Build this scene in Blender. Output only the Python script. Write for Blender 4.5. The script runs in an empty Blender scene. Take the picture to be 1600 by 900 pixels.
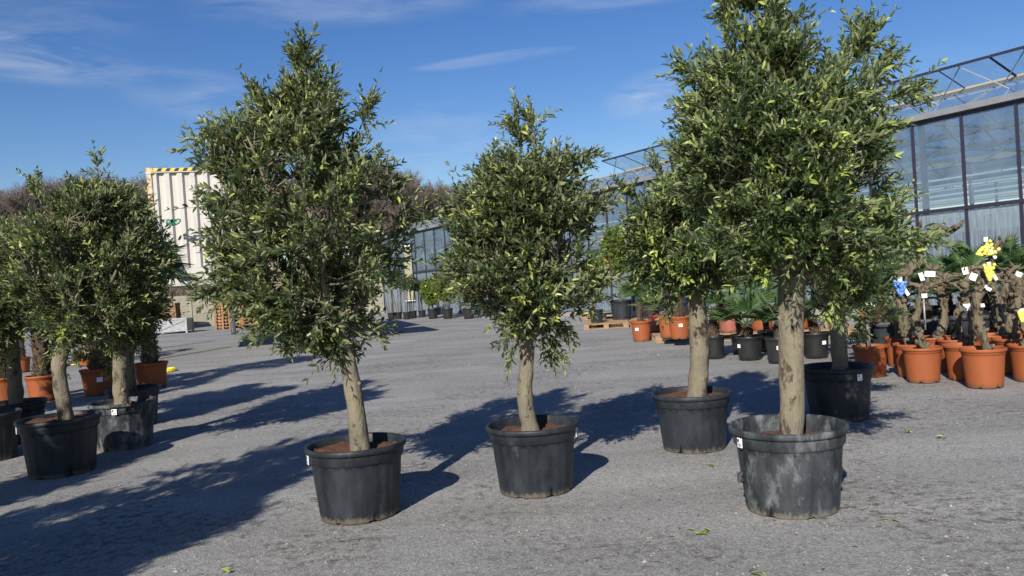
import bpy, math, random
import numpy as np
from mathutils import Vector, noise
random.seed(11); rng = np.random.default_rng(11)
S = bpy.context.scene
R = math.radians
# ------------------------------------------------------------------ camera
EYE = np.array([0.0, 0.0, 1.6]); FPX = 1300.0
PITCH = math.atan(20/1300.0); ROLL = R(3.75)
F_ = np.array([0, math.cos(PITCH), -math.sin(PITCH)])
U0 = np.array([0, math.sin(PITCH), math.cos(PITCH)]); R0 = np.array([1.0, 0, 0])
R_ = math.cos(ROLL)*R0 - math.sin(ROLL)*U0
U_ = math.sin(ROLL)*R0 + math.cos(ROLL)*U0
cam = bpy.data.cameras.new('camera'); co = bpy.data.objects.new('camera', cam)
S.collection.objects.link(co); S.camera = co
cam.sensor_width = 36; cam.lens = 36*FPX/1600; cam.clip_end = 3000; cam.clip_start = .05
from mathutils import Matrix
M = Matrix(((R_[0], U_[0], -F_[0], EYE[0]), (R_[1], U_[1], -F_[1], EYE[1]), (R_[2], U_[2], -F_[2], EYE[2]), (0, 0, 0, 1)))
co.matrix_world = M
# ------------------------------------------------------------------ light
SUN_EL = R(29.5); SUN_AZ = R(19.3)            # light travels towards (sin az, cos az)
sv = np.array([-math.sin(SUN_AZ)*math.cos(SUN_EL), -math.cos(SUN_AZ)*math.cos(SUN_EL), math.sin(SUN_EL)])
sun = bpy.data.lights.new('sun', 'SUN'); so = bpy.data.objects.new('sun', sun); S.collection.objects.link(so)
sun.energy = 5.0; sun.angle = R(.53); sun.color = (1, .945, .86)
so.rotation_euler = Vector(sv).to_track_quat('Z', 'Y').to_euler()
w = bpy.data.worlds.new('World'); S.world = w; w.use_nodes = True
nt = w.node_tree; nt.nodes.clear()
def N(nt, t, **k):
    n = nt.nodes.new(t)
    for a, b in k.items(): setattr(n, a, b)
    return n
out = N(nt, 'ShaderNodeOutputWorld'); bg = N(nt, 'ShaderNodeBackground'); bg.inputs[1].default_value = .058
sky = N(nt, 'ShaderNodeTexSky', sky_type='NISHITA', sun_disc=False)
sky.sun_elevation = SUN_EL; sky.sun_rotation = math.atan2(sv[0], sv[1]); sky.altitude = 100
sky.air_density = 1.0; sky.dust_density = .35; sky.ozone_density = 3.2
hsv = N(nt, 'ShaderNodeHueSaturation'); hsv.inputs['Saturation'].default_value = 1.27; hsv.inputs['Value'].default_value = 1.31; hsv.inputs['Hue'].default_value = .514
nt.links.new(sky.outputs[0], hsv.inputs['Color'])
tc = N(nt, 'ShaderNodeTexCoord')
def ray(px, py):
    v = F_*FPX + R_*(px-800) + U_*(450-py); return v/np.linalg.norm(v)
# cirrus wisps: stretched noise inside soft patches fixed on the sky dome
mp = N(nt, 'ShaderNodeMapping'); mp.inputs['Rotation'].default_value = (0, R(-14), 0); mp.inputs['Scale'].default_value = (3.0, 3.0, 17)
nt.links.new(tc.outputs['Generated'], mp.inputs['Vector'])
nz = N(nt, 'ShaderNodeTexNoise'); nz.inputs['Scale'].default_value = 2.3; nz.inputs['Detail'].default_value = 8; nz.inputs['Roughness'].default_value = .62; nz.inputs['Distortion'].default_value = .7
nt.links.new(mp.outputs[0], nz.inputs['Vector'])
nr = N(nt, 'ShaderNodeMapRange'); nr.inputs[1].default_value = .38; nr.inputs[2].default_value = .78
nt.links.new(nz.outputs[0], nr.inputs[0])
acc = None
for px, py, wx, wz, tilt, amp in [(40, 88, .10, .024, -.08, .72), (770, 92, .085, .007, .07, .6), (1045, 150, .07, .03, .1, .75), (300, 145, .07, .028, -.1, .38),
                            (520, 8, .15, .022, .03, .42), (690, 222, .08, .045, 0, .30), (930, 2, .12, .012, 0, .35), (1420, 130, .09, .03, .1, .25), (60, 10, .1, .05, 0, .22)]:
    d = ray(px, py); ax = np.cross(d, [0, 0, 1]); ax /= np.linalg.norm(ax); up = np.cross(ax, d)
    a2 = ax*math.cos(tilt)+up*math.sin(tilt); u2 = -ax*math.sin(tilt)+up*math.cos(tilt)
    sub = N(nt, 'ShaderNodeVectorMath', operation='SUBTRACT'); sub.inputs[1].default_value = d; nt.links.new(tc.outputs['Generated'], sub.inputs[0])
    sq = []
    for v, s in ((a2, wx), (u2, wz)):
        dt = N(nt, 'ShaderNodeVectorMath', operation='DOT_PRODUCT'); dt.inputs[1].default_value = v/s; nt.links.new(sub.outputs[0], dt.inputs[0])
        m = N(nt, 'ShaderNodeMath', operation='MULTIPLY'); nt.links.new(dt.outputs['Value'], m.inputs[0]); nt.links.new(dt.outputs['Value'], m.inputs[1]); sq.append(m)
    ad = N(nt, 'ShaderNodeMath', operation='ADD'); nt.links.new(sq[0].outputs[0], ad.inputs[0]); nt.links.new(sq[1].outputs[0], ad.inputs[1])
    mr = N(nt, 'ShaderNodeMapRange', interpolation_type='SMOOTHSTEP'); mr.inputs[1].default_value = 0; mr.inputs[2].default_value = 1.6; mr.inputs[3].default_value = amp; mr.inputs[4].default_value = 0
    nt.links.new(ad.outputs[0], mr.inputs[0])
    if acc is None: acc = mr
    else:
        mx = N(nt, 'ShaderNodeMath', operation='ADD'); nt.links.new(acc.outputs[0], mx.inputs[0]); nt.links.new(mr.outputs[0], mx.inputs[1]); acc = mx
mu = N(nt, 'ShaderNodeMath', operation='MULTIPLY'); mu.use_clamp = True
nt.links.new(acc.outputs[0], mu.inputs[0]); nt.links.new(nr.outputs[0], mu.inputs[1])
mix = N(nt, 'ShaderNodeMix', data_type='RGBA'); mix.inputs[7].default_value = (7.2, 8.0, 9.6, 1)
nt.links.new(mu.outputs[0], mix.inputs[0]); nt.links.new(hsv.outputs[0], mix.inputs[6]); nt.links.new(mix.outputs[2], bg.inputs[0]); nt.links.new(bg.outputs[0], out.inputs[0])
S.view_settings.view_transform = 'Standard'; S.view_settings.look = 'None'; S.view_settings.gamma = 1; S.view_settings.exposure = .45
S.render.engine = 'CYCLES'; S.cycles.transparent_max_bounces = 28; S.cycles.max_bounces = 6; S.cycles.diffuse_bounces = 3; S.cycles.glossy_bounces = 3
# ------------------------------------------------------------------ helpers
def W(px, py, d):                    # point seen at a photo pixel, d metres ahead
    v = F_*FPX + R_*(px-800) + U_*(450-py); return EYE + v*(d/v[1])
def G(px, py, z=0.0):                # the ground point there
    v = F_*FPX + R_*(px-800) + U_*(450-py); return EYE + v*((z-EYE[2])/v[2])
class MB:
    def __init__(s): s.v = []; s.q = []; s.t = []; s.p = []; s.n = 0; s.a = []; s.mi = {'q': [], 't': [], 'p': []}
    def add(s, v, quads=None, tris=None, polys=None, tone=0.5, m=0):
        v = np.asarray(v, float).reshape(-1, 3); s.v.append(v)
        s.a.append(np.full(len(v), tone) if np.isscalar(tone) else np.asarray(tone))
        if quads is not None and len(quads): q = np.asarray(quads)+s.n; s.q.append(q); s.mi['q'].append(np.full(len(q), m))
        if tris is not None and len(tris): q = np.asarray(tris)+s.n; s.t.append(q); s.mi['t'].append(np.full(len(q), m))
        if polys:
            for q in polys: s.p.append([i+s.n for i in q]); s.mi['p'].append(m)
        s.n += len(v); return s
    def box(s, c, h, rz=0, m=0, ax=None, tone=.5):      # centre, full size
        c = np.asarray(c, float); h = np.asarray(h, float)/2
        sg = np.array([[x, y, z] for z in (-1, 1) for y in (-1, 1) for x in (-1, 1)], float)*h
        if ax is None:
            cz, sz = math.cos(rz), math.sin(rz); ax = np.array([[cz, sz, 0], [-sz, cz, 0], [0, 0, 1]])
        return s.add(sg@np.asarray(ax)+c, quads=[(0, 2, 3, 1), (4, 5, 7, 6), (0, 1, 5, 4), (2, 6, 7, 3), (0, 4, 6, 2), (1, 3, 7, 5)], m=m, tone=tone)
    def beam(s, a, b, wd, ht, m=0, up=(0, 0, 1)):        # box between two points
        a = np.asarray(a, float); b = np.asarray(b, float); d = b-a; L = np.linalg.norm(d); d = d/L
        sd = np.cross(d, up); sd /= np.linalg.norm(sd); u = np.cross(sd, d)
        return s.box((a+b)/2, (L, wd, ht), m=m, ax=np.array([d, sd, u]))
    def tube(s, pts, rad, k=8, amp=0, fr=6, m=0, cap=True, tone=.5):
        pts = np.asarray(pts, float); n = len(pts); rad = np.broadcast_to(np.asarray(rad, float), (n,))
        tan = np.gradient(pts, axis=0); tan /= np.linalg.norm(tan, axis=1)[:, None]+1e-9
        ref = np.array([0, 1, 0.]) if abs(tan[0][1]) < .9 else np.array([1, 0, 0.])
        vs = []; th = np.arange(k)*2*math.pi/k
        for i in range(n):
            sd = np.cross(tan[i], ref); sd /= np.linalg.norm(sd)+1e-9; u = np.cross(sd, tan[i]); ref = u
            ring = np.outer(np.cos(th), sd)+np.outer(np.sin(th), u)
            rr = np.full(k, rad[i])
            if amp:
                for j in range(k): rr[j] *= 1+amp*noise.noise(Vector(pts[i]*fr+ring[j]*1.3))
            vs.append(pts[i]+ring*rr[:, None])
        vs = np.concatenate(vs); idx = np.arange(n*k).reshape(n, k)
        a = idx[:-1]; b = idx[1:]; q = np.stack([a, np.roll(a, -1, 1), np.roll(b, -1, 1), b], -1).reshape(-1, 4)
        return s.add(vs, quads=q, polys=[list(idx[-1]), list(idx[0][::-1])] if cap else None, m=m, tone=tone)
    def lathe(s, prof, k=48, c=(0, 0, 0), f=None, m=0):
        prof = np.asarray(prof, float); th = np.arange(k)*2*math.pi/k; n = len(prof)
        v = np.zeros((n, k, 3)); rr = prof[:, 0][:, None]*np.ones(k); zz = prof[:, 1][:, None]*np.ones(k)
        if f: rr, zz = f(rr, zz, th)
        v[..., 0] = rr*np.cos(th)+c[0]; v[..., 1] = rr*np.sin(th)+c[1]; v[..., 2] = zz+c[2]
        idx = np.arange(n*k).reshape(n, k); a = idx[:-1]; b = idx[1:]
        return s.add(v.reshape(-1, 3), quads=np.stack([a, np.roll(a, -1, 1), np.roll(b, -1, 1), b], -1).reshape(-1, 4), m=m)
    def build(s, name, mats, parent=None, smooth=False, origin=None):
        v = np.concatenate(s.v); me = bpy.data.meshes.new(name)
        org = np.zeros(3)
        if parent is not None: org = wloc(parent)
        elif origin is not None: org = np.asarray(origin, float)
        v = v-org
        loops = []; starts = []; mats_i = []; pos = 0
        for key, arr, k in (('q', s.q, 4), ('t', s.t, 3)):
            if arr:
                a = np.concatenate(arr); loops.append(a.reshape(-1)); starts.append(pos+np.arange(len(a))*k); pos += a.size
                mats_i.append(np.concatenate(s.mi[key]))
        for q, mi in zip(s.p, s.mi['p']):
            loops.append(np.array(q)); starts.append(np.array([pos])); pos += len(q); mats_i.append(np.array([mi]))
        lo = np.concatenate(loops).astype(np.int32); st = np.concatenate(starts).astype(np.int32)
        me.vertices.add(len(v)); me.vertices.foreach_set('co', v.astype(np.float32).ravel())
        me.loops.add(len(lo)); me.loops.foreach_set('vertex_index', lo)
        me.polygons.add(len(st)); me.polygons.foreach_set('loop_start', st)
        me.polygons.foreach_set('material_index', np.concatenate(mats_i).astype(np.int32))
        me.update(calc_edges=True)
        me.polygons.foreach_set('use_smooth', np.full(len(st), smooth))
        at = me.attributes.new('tone', 'FLOAT', 'POINT'); at.data.foreach_set('value', np.concatenate(s.a).astype(np.float32))
        for m in (mats if isinstance(mats, (list, tuple)) else [mats]): me.materials.append(m)
        me.validate()
        o = bpy.data.objects.new(name, me); S.collection.objects.link(o)
        if parent is not None: o.parent = parent
        else: o.location = org
        return o
def wloc(o):
    l = np.array(o.location)
    return l + (wloc(o.parent) if o.parent else 0)
def tag(o, label, cat, group=None, kind=None):
    if kind: o['kind'] = kind
    if label: o['label'] = label
    if cat: o['category'] = cat
    if group: o['group'] = group
    return o
def thing(name, label, cat, loc, group=None):
    o = bpy.data.objects.new(name, None); S.collection.objects.link(o); o.location = tuple(loc); o.empty_display_size = .1
    return tag(o, label, cat, group)
def dup(o, loc, rz=0, sc=1.0, label=None, group=None):
    def cp(x, par):
        c = x.copy(); S.collection.objects.link(c); c.parent = par
        for ch in kids.get(x, []): cp(ch, c)
        return c
    kids = {}
    for x in list(S.collection.objects):
        if x.parent: kids.setdefault(x.parent, []).append(x)
    r = cp(o, None); r.location = tuple(loc); r.rotation_euler = (0, 0, rz); r.scale = (sc if not np.isscalar(sc) else (sc, sc, sc))
    if label: r['label'] = label
    if group: r['group'] = group
    return r
# ------------------------------------------------------------------ materials
def mat(name, col, rough=.6, col2=None, scale=8, detail=5, bump=0, bscale=None, spec=.5, metal=0, ramp=(.35, .65), coord='Object', stretch=None, trans=0, tone=0):
    m = bpy.data.materials.new(name); m.use_nodes = True; nt = m.node_tree; b = nt.nodes['Principled BSDF']
    b.inputs['Base Color'].default_value = (*col, 1); b.inputs['Roughness'].default_value = rough
    b.inputs['Specular IOR Level'].default_value = spec; b.inputs['Metallic'].default_value = metal
    tcn = N(nt, 'ShaderNodeTexCoord'); v = tcn.outputs[coord]
    if stretch:
        mpn = N(nt, 'ShaderNodeMapping'); mpn.inputs['Scale'].default_value = stretch; nt.links.new(v, mpn.inputs[0]); v = mpn.outputs[0]
    if col2 is not None:
        nn = N(nt, 'ShaderNodeTexNoise'); nn.inputs['Scale'].default_value = scale; nn.inputs['Detail'].default_value = detail; nn.inputs['Roughness'].default_value = .65
        nt.links.new(v, nn.inputs['Vector'])
        r = N(nt, 'ShaderNodeMapRange'); r.inputs[1].default_value = ramp[0]; r.inputs[2].default_value = ramp[1]; nt.links.new(nn.outputs[0], r.inputs[0])
        mx = N(nt, 'ShaderNodeMix', data_type='RGBA'); mx.inputs[6].default_value = (*col, 1); mx.inputs[7].default_value = (*col2, 1)
        nt.links.new(r.outputs[0], mx.inputs[0]); nt.links.new(mx.outputs[2], b.inputs['Base Color'])
    if bump:
        nb = N(nt, 'ShaderNodeTexNoise'); nb.inputs['Scale'].default_value = bscale or scale*2; nb.inputs['Detail'].default_value = 6
        nt.links.new(v, nb.inputs['Vector'])
        bp = N(nt, 'ShaderNodeBump'); bp.inputs['Strength'].default_value = bump; bp.inputs['Distance'].default_value = .02
        nt.links.new(nb.outputs[0], bp.inputs['Height']); nt.links.new(bp.outputs[0], b.inputs['Normal'])
    return m
def leafmat(name, top, young, under, rough=.38, trans=.18, split=.70):
    m = bpy.data.materials.new(name); m.use_nodes = True; nt = m.node_tree; b = nt.nodes['Principled BSDF']; o = nt.nodes['Material Output']
    at = N(nt, 'ShaderNodeAttribute', attribute_name='tone')
    cr = N(nt, 'ShaderNodeValToRGB'); e = cr.color_ramp.elements; e[0].position = 0; e[0].color = (top[0]*.7, top[1]*.7, top[2]*.75, 1)
    e[1].position = 1; e[1].color = (*young, 1); k = e.new(split); k.color = (top[0]*1.35, top[1]*1.35, top[2]*1.2, 1)
    nt.links.new(at.outputs['Fac'], cr.inputs[0])
    ge = N(nt, 'ShaderNodeNewGeometry'); mx = N(nt, 'ShaderNodeMix', data_type='RGBA'); mx.inputs[7].default_value = (*under, 1)
    nt.links.new(ge.outputs['Backfacing'], mx.inputs[0]); nt.links.new(cr.outputs[0], mx.inputs[6]); nt.links.new(mx.outputs[2], b.inputs['Base Color'])
    rr = N(nt, 'ShaderNodeMapRange'); rr.inputs[3].default_value = rough; rr.inputs[4].default_value = .75; nt.links.new(ge.outputs['Backfacing'], rr.inputs[0]); nt.links.new(rr.outputs[0], b.inputs['Roughness'])
    b.inputs['Specular IOR Level'].default_value = .38
    tr = N(nt, 'ShaderNodeBsdfTranslucent'); tr.inputs[0].default_value = (young[0]*1.3, young[1]*1.4, young[2]*.6, 1)
    ms = N(nt, 'ShaderNodeMixShader'); ms.inputs[0].default_value = trans
    nt.links.new(b.outputs[0], ms.inputs[1]); nt.links.new(tr.outputs[0], ms.inputs[2]); nt.links.new(ms.outputs[0], o.inputs[0])
    return m
olive = leafmat('olive_leaf', (.026, .045, .019), (.34, .37, .095), (.18, .21, .10), rough=.42, trans=.12)
olive2 = leafmat('olive_leaf_fresh', (.027, .050, .019), (.34, .40, .095), (.18, .22, .10), rough=.42, trans=.13)
citrus = leafmat('citrus_leaf', (.08, .13, .02), (.3, .36, .04), (.16, .22, .07), trans=.25)
darkleaf = leafmat('dark_leaf', (.03, .055, .02), (.12, .17, .05), (.08, .12, .05))
palmleaf = leafmat('palm_leaf', (.045, .09, .03), (.12, .19, .06), (.09, .15, .06), rough=.5)
palmyel = leafmat('palm_leaf_yellow', (.10, .15, .03), (.28, .32, .07), (.16, .2, .07), rough=.5)
bark = mat('olive_bark', (.225, .185, .118), .85, (.095, .07, .045), scale=8, bump=.55, bscale=38, ramp=(.54, .68), stretch=(1, 1, .6))
bark_dk = mat('grey_bark', (.16, .125, .085), .9, (.07, .055, .04), scale=9, bump=.6, bscale=45)
fibre = mat('palm_fibre', (.11, .07, .042), .95, (.045, .03, .02), scale=30, bump=1, bscale=90, stretch=(1, 1, .3))
def potmat(name, col, dust, ramp=(.5, .75), rough=.5):
    return mat(name, col, rough, dust, scale=5, detail=9, bump=.12, bscale=60, ramp=ramp, stretch=(1.2, 1.2, .6), spec=.35)
def richmat(name, base, alt, dark, rough, sc, darkamt=(.58, .66), bump=.5, bsc=45, foot=None, stretch=(1, 1, .5), spec=.3):
    m = bpy.data.materials.new(name); m.use_nodes = True; nt = m.node_tree; b = nt.nodes['Principled BSDF']; L = nt.links.new
    t = N(nt, 'ShaderNodeTexCoord'); oi = N(nt, 'ShaderNodeObjectInfo'); ml = N(nt, 'ShaderNodeMath', operation='MULTIPLY'); ml.inputs[1].default_value = 37.0; L(oi.outputs['Random'], ml.inputs[0])
    ad = N(nt, 'ShaderNodeVectorMath', operation='ADD'); L(t.outputs['Object'], ad.inputs[0]); L(ml.outputs[0], ad.inputs[1])
    mp = N(nt, 'ShaderNodeMapping'); mp.inputs['Scale'].default_value = stretch; L(ad.outputs[0], mp.inputs[0])
    def nse(s, d=6, ro=.62): n = N(nt, 'ShaderNodeTexNoise'); n.inputs['Scale'].default_value = s; n.inputs['Detail'].default_value = d; n.inputs['Roughness'].default_value = ro; L(mp.outputs[0], n.inputs[0]); return n
    def rg(n, a, c): r_ = N(nt, 'ShaderNodeMapRange'); r_.inputs[1].default_value = a; r_.inputs[2].default_value = c; L(n.outputs[0], r_.inputs[0]); return r_
    def mx(f, a, c):
        x = N(nt, 'ShaderNodeMix', data_type='RGBA'); L(f.outputs[0], x.inputs[0])
        for i_, q in ((6, a), (7, c)):
            if isinstance(q, tuple): x.inputs[i_].default_value = (*q, 1)
            else: L(q, x.inputs[i_])
        return x.outputs[2]
    c = mx(rg(nse(sc), .38, .62), base, alt); fine = nse(sc*6, 8, .75); c = mx(rg(nse(sc*1.6, 9, .7), *darkamt), c, dark)
    sp = rg(fine, .60, .70); c = mx(sp, c, tuple(x*.8 for x in dark) if foot is None else alt)
    if foot:
        sx = N(nt, 'ShaderNodeSeparateXYZ'); L(t.outputs['Object'], sx.inputs[0]); a_ = N(nt, 'ShaderNodeMath', operation='MULTIPLY_ADD'); L(fine.outputs[0], a_.inputs[0]); a_.inputs[1].default_value = -.16; L(sx.outputs['Z'], a_.inputs[2])
        f_ = N(nt, 'ShaderNodeMapRange'); f_.inputs[1].default_value = -.065; f_.inputs[2].default_value = -.035; f_.inputs[3].default_value = .6; f_.inputs[4].default_value = 0; L(a_.outputs[0], f_.inputs[0]); c = mx(f_, c, foot)
    L(c, b.inputs['Base Color']); b.inputs['Roughness'].default_value = rough; b.inputs['Specular IOR Level'].default_value = spec
    bp = N(nt, 'ShaderNodeBump'); bp.inputs['Strength'].default_value = bump; bp.inputs['Distance'].default_value = .015; L(nse(bsc, 6).outputs[0], bp.inputs['Height']); L(bp.outputs[0], b.inputs['Normal']); return m
bark = richmat('olive_bark', (.205, .175, .118), (.145, .132, .098), (.065, .05, .036), .88, 6, (.55, .61), .9, 42)
blk = richmat('black_plastic', (.012, .015, .019), (.030, .035, .041), (.055, .062, .068), .5, 6, (.60, .74), .15, 60, foot=(.17, .14, .10))
blk_dusty = richmat('black_plastic_dusty', (.014, .017, .021), (.05, .056, .062), (.15, .165, .165), .62, 6, (.50, .66), .2, 60, foot=(.20, .17, .12))
blk_new = mat('black_plastic_clean', (.014, .014, .016), .38, (.022, .022, .024), scale=10)
vinebark = richmat('vine_bark', (.185, .145, .10), (.12, .105, .065), (.04, .032, .024), .95, 16, (.52, .60), 1.0, 60, stretch=(1, 1, .3))
terra = richmat('orange_plastic', (.30, .082, .026), (.25, .075, .028), (.20, .085, .045), .58, 5, (.62, .75), .08, 60, foot=(.16, .12, .08))
terra2 = mat('red_plastic', (.26, .05, .028), .5, (.2, .04, .024), scale=6)
salmon = mat('faded_red_plastic', (.30, .10, .065), .7, (.24, .08, .055), scale=5)
soil = mat('potting_soil', (.16, .062, .03), 1, (.055, .024, .015), scale=40, bump=1, bscale=80)
soil_dk = mat('dark_soil', (.06, .042, .03), 1, (.10, .07, .05), scale=40, bump=1, bscale=80)
white = mat('white_plastic', (.8, .8, .8), .45); ink = mat('dark_print', (.03, .02, .06), .5)
wood = mat('pallet_wood', (.34, .225, .12), .85, (.2, .135, .075), scale=7, stretch=(1, 1, 6), bump=.3)
wood_or = mat('pallet_wood_orange', (.32, .155, .065), .85, (.19, .09, .04), scale=3, bump=.2)
concrete = mat('concrete', (.30, .275, .21), .9, (.23, .215, .17), scale=3, bump=.3, bscale=30)
galv = mat('galvanised_steel', (.33, .34, .34), .45, (.24, .25, .255), scale=6, metal=.35)
rust = mat('rusty_paint', (.62, .52, .36), .8, (.36, .15, .05), scale=9, ramp=(.45, .6), stretch=(1, 1, .6))
darkst = mat('dark_steel', (.026, .023, .04), .5); alu = mat('aluminium', (.30, .31, .32), .45, (.24, .25, .26), scale=3, metal=.3)
tan = mat('tan_bar', (.52, .42, .30), .7); cwhite = mat('container_paint', (.50, .475, .43), .55, (.40, .375, .33), scale=2, stretch=(1, 1, .4), ramp=(.45, .8))
yel = mat('yellow_paint', (.75, .52, .05), .5); blackp = mat('black_paint', (.02, .02, .02), .5)
grn = mat('green_hose', (.0, .16, .10), .4); yhose = mat('yellow_hose', (.75, .62, .03), .45)
yellowgr = mat('yellow_grape', (.75, .70, .06), .35, (.85, .80, .2), scale=30); bluegr = mat('blue_grape', (.06, .17, .50), .35, (.15, .32, .7), scale=30)
orangef = mat('orange_fruit', (.75, .26, .02), .4); lemonf = mat('lemon_fruit', (.80, .62, .03), .4)
baretw = mat('bare_twig', (.165, .13, .105), .9, (.12, .10, .085), scale=.6)
# glass
def glassmat(name, tint, dirt, dcol, streak=False):
    m = bpy.data.materials.new(name); m.use_nodes = True; nt = m.node_tree; nt.nodes.remove(nt.nodes['Principled BSDF']); o = nt.nodes['Material Output']
    tr = N(nt, 'ShaderNodeBsdfTransparent'); tr.inputs[0].default_value = (*tint, 1)
    df = N(nt, 'ShaderNodeBsdfDiffuse'); df.inputs[0].default_value = (*dcol, 1)
    gl = N(nt, 'ShaderNodeBsdfGlossy'); gl.inputs['Roughness'].default_value = .04; gl.inputs[0].default_value = (.9, .95, 1, 1)
    m1 = N(nt, 'ShaderNodeMixShader'); m2 = N(nt, 'ShaderNodeMixShader')
    tcn = N(nt, 'ShaderNodeTexCoord'); mpn = N(nt, 'ShaderNodeMapping'); mpn.inputs['Scale'].default_value = (9, 9, .7) if streak else (1.2, 1.2, .5)
    nn = N(nt, 'ShaderNodeTexNoise'); nn.inputs['Scale'].default_value = 2.2; nn.inputs['Detail'].default_value = 6; nt.links.new(tcn.outputs['Object'], mpn.inputs[0]); nt.links.new(mpn.outputs[0], nn.inputs[0])
    r = N(nt, 'ShaderNodeMapRange'); r.inputs[1].default_value = .3; r.inputs[2].default_value = .75; r.inputs[3].default_value = dirt*.45; r.inputs[4].default_value = min(1, dirt*1.7); nt.links.new(nn.outputs[0], r.inputs[0])
    nt.links.new(r.outputs[0], m1.inputs[0]); nt.links.new(tr.outputs[0], m1.inputs[1]); nt.links.new(df.outputs[0], m1.inputs[2])
    ge = N(nt, 'ShaderNodeNewGeometry'); dp = N(nt, 'ShaderNodeVectorMath', operation='DOT_PRODUCT'); nt.links.new(ge.outputs['Normal'], dp.inputs[0]); nt.links.new(ge.outputs['Incoming'], dp.inputs[1])
    ab = N(nt, 'ShaderNodeMath', operation='ABSOLUTE'); nt.links.new(dp.outputs['Value'], ab.inputs[0]); iv = N(nt, 'ShaderNodeMath', operation='SUBTRACT'); iv.inputs[0].default_value = 1; nt.links.new(ab.outputs[0], iv.inputs[1])
    pw = N(nt, 'ShaderNodeMath', operation='POWER'); pw.inputs[1].default_value = 5; nt.links.new(iv.outputs[0], pw.inputs[0]); fr = N(nt, 'ShaderNodeMapRange'); fr.inputs[3].default_value = .05; fr.inputs[4].default_value = .85; nt.links.new(pw.outputs[0], fr.inputs[0])
    nt.links.new(fr.outputs[0], m2.inputs[0]); nt.links.new(m1.outputs[0], m2.inputs[1]); nt.links.new(gl.outputs[0], m2.inputs[2]); nt.links.new(m2.outputs[0], o.inputs[0])
    return m
gl_up = glassmat('glass_clear', (.66, .76, .84), .2, (.27, .33, .38))
gl_lo = glassmat('glass_streaked', (.52, .61, .68), .45, (.30, .36, .41), True)
gl_roof = glassmat('glass_roof', (.86, .91, .95), .14, (.40, .44, .48))
# ------------------------------------------------------------------ ground
def groundmat():
    m = bpy.data.materials.new('compacted_gravel'); m.use_nodes = True; nt = m.node_tree; b = nt.nodes['Principled BSDF']
    t = N(nt, 'ShaderNodeTexCoord'); L = nt.links.new
    def nse(sc, det=4, ro=.6, dist=0):
        n = N(nt, 'ShaderNodeTexNoise'); n.inputs['Scale'].default_value = sc; n.inputs['Detail'].default_value = det; n.inputs['Roughness'].default_value = ro; n.inputs['Distortion'].default_value = dist; L(t.outputs['Object'], n.inputs[0]); return n
    def rng_(n, a, b_, c=0, d=1, o=0):
        r = N(nt, 'ShaderNodeMapRange'); r.inputs[1].default_value = a; r.inputs[2].default_value = b_; r.inputs[3].default_value = c; r.inputs[4].default_value = d; L(n.outputs[o], r.inputs[0]); return r
    def mixc(fac, a, b_, blend='MIX'):
        x = N(nt, 'ShaderNodeMix', data_type='RGBA', blend_type=blend); L(fac.outputs[0], x.inputs[0])
        for i, c in ((6, a), (7, b_)):
            if isinstance(c, tuple): x.inputs[i].default_value = (*c, 1)
            else: L(c, x.inputs[i])
        return x.outputs[2]
    base = mixc(rng_(nse(.45, 5), .35, .65), (.240, .236, .226), (.282, .276, .262))
    v1 = N(nt, 'ShaderNodeTexVoronoi'); v1.inputs['Scale'].default_value = 85; L(t.outputs['Object'], v1.inputs[0])
    bw = N(nt, 'ShaderNodeRGBToBW'); L(v1.outputs['Color'], bw.inputs[0])
    g = rng_(bw, .1, .9, .68, 1.32); cg = N(nt, 'ShaderNodeCombineColor')
    for i in range(3): L(g.outputs[0], cg.inputs[i])
    one = N(nt, 'ShaderNodeValue'); one.outputs[0].default_value = .9
    base = mixc(one, base, cg.outputs[0], 'MULTIPLY')
    n2 = nse(26, 6, .7); g2 = rng_(n2, .3, .7, .82, 1.18); c2 = N(nt, 'ShaderNodeCombineColor')
    for i in range(3): L(g2.outputs[0], c2.inputs[i])
    base = mixc(one, base, c2.outputs[0], 'MULTIPLY')
    wv = N(nt, 'ShaderNodeTexNoise'); wv.inputs['Scale'].default_value = 1.0; wv.inputs['Detail'].default_value = 5
    mp_ = N(nt, 'ShaderNodeMapping'); mp_.inputs['Rotation'].default_value = (0, 0, R(62)); mp_.inputs['Scale'].default_value = (.16, 1.5, 1); L(t.outputs['Object'], mp_.inputs[0]); L(mp_.outputs[0], wv.inputs[0])
    g3 = rng_(wv, .35, .65, .86, 1.12); c3 = N(nt, 'ShaderNodeCombineColor')
    for i in range(3): L(g3.outputs[0], c3.inputs[i])
    base = mixc(one, base, c3.outputs[0], 'MULTIPLY')
    # sparse brown plant litter ground into the surface
    big = rng_(nse(.6, 4, .6, .6), .44, .6); fine = rng_(nse(11, 9, .78), .49, .6)
    mm = N(nt, 'ShaderNodeMath', operation='MULTIPLY'); L(big.outputs[0], mm.inputs[0]); L(fine.outputs[0], mm.inputs[1])
    m3 = N(nt, 'ShaderNodeMath', operation='MULTIPLY'); L(mm.outputs[0], m3.inputs[0]); m3.inputs[1].default_value = .85
    base = mixc(m3, base, (.075, .058, .045))
    L(base, b.inputs['Base Color']); b.inputs['Roughness'].default_value = .92; b.inputs['Specular IOR Level'].default_value = .25
    bp = N(nt, 'ShaderNodeBump'); bp.inputs['Strength'].default_value = .4; bp.inputs['Distance'].default_value = .01; L(v1.outputs['Distance'], bp.inputs['Height'])
    b2 = N(nt, 'ShaderNodeBump'); b2.inputs['Strength'].default_value = .25; b2.inputs['Distance'].default_value = .04; L(nse(6, 8).outputs[0], b2.inputs['Height']); L(bp.outputs[0], b2.inputs['Normal'])
    L(b2.outputs[0], b.inputs['Normal']); return m
gm = groundmat()
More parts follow.
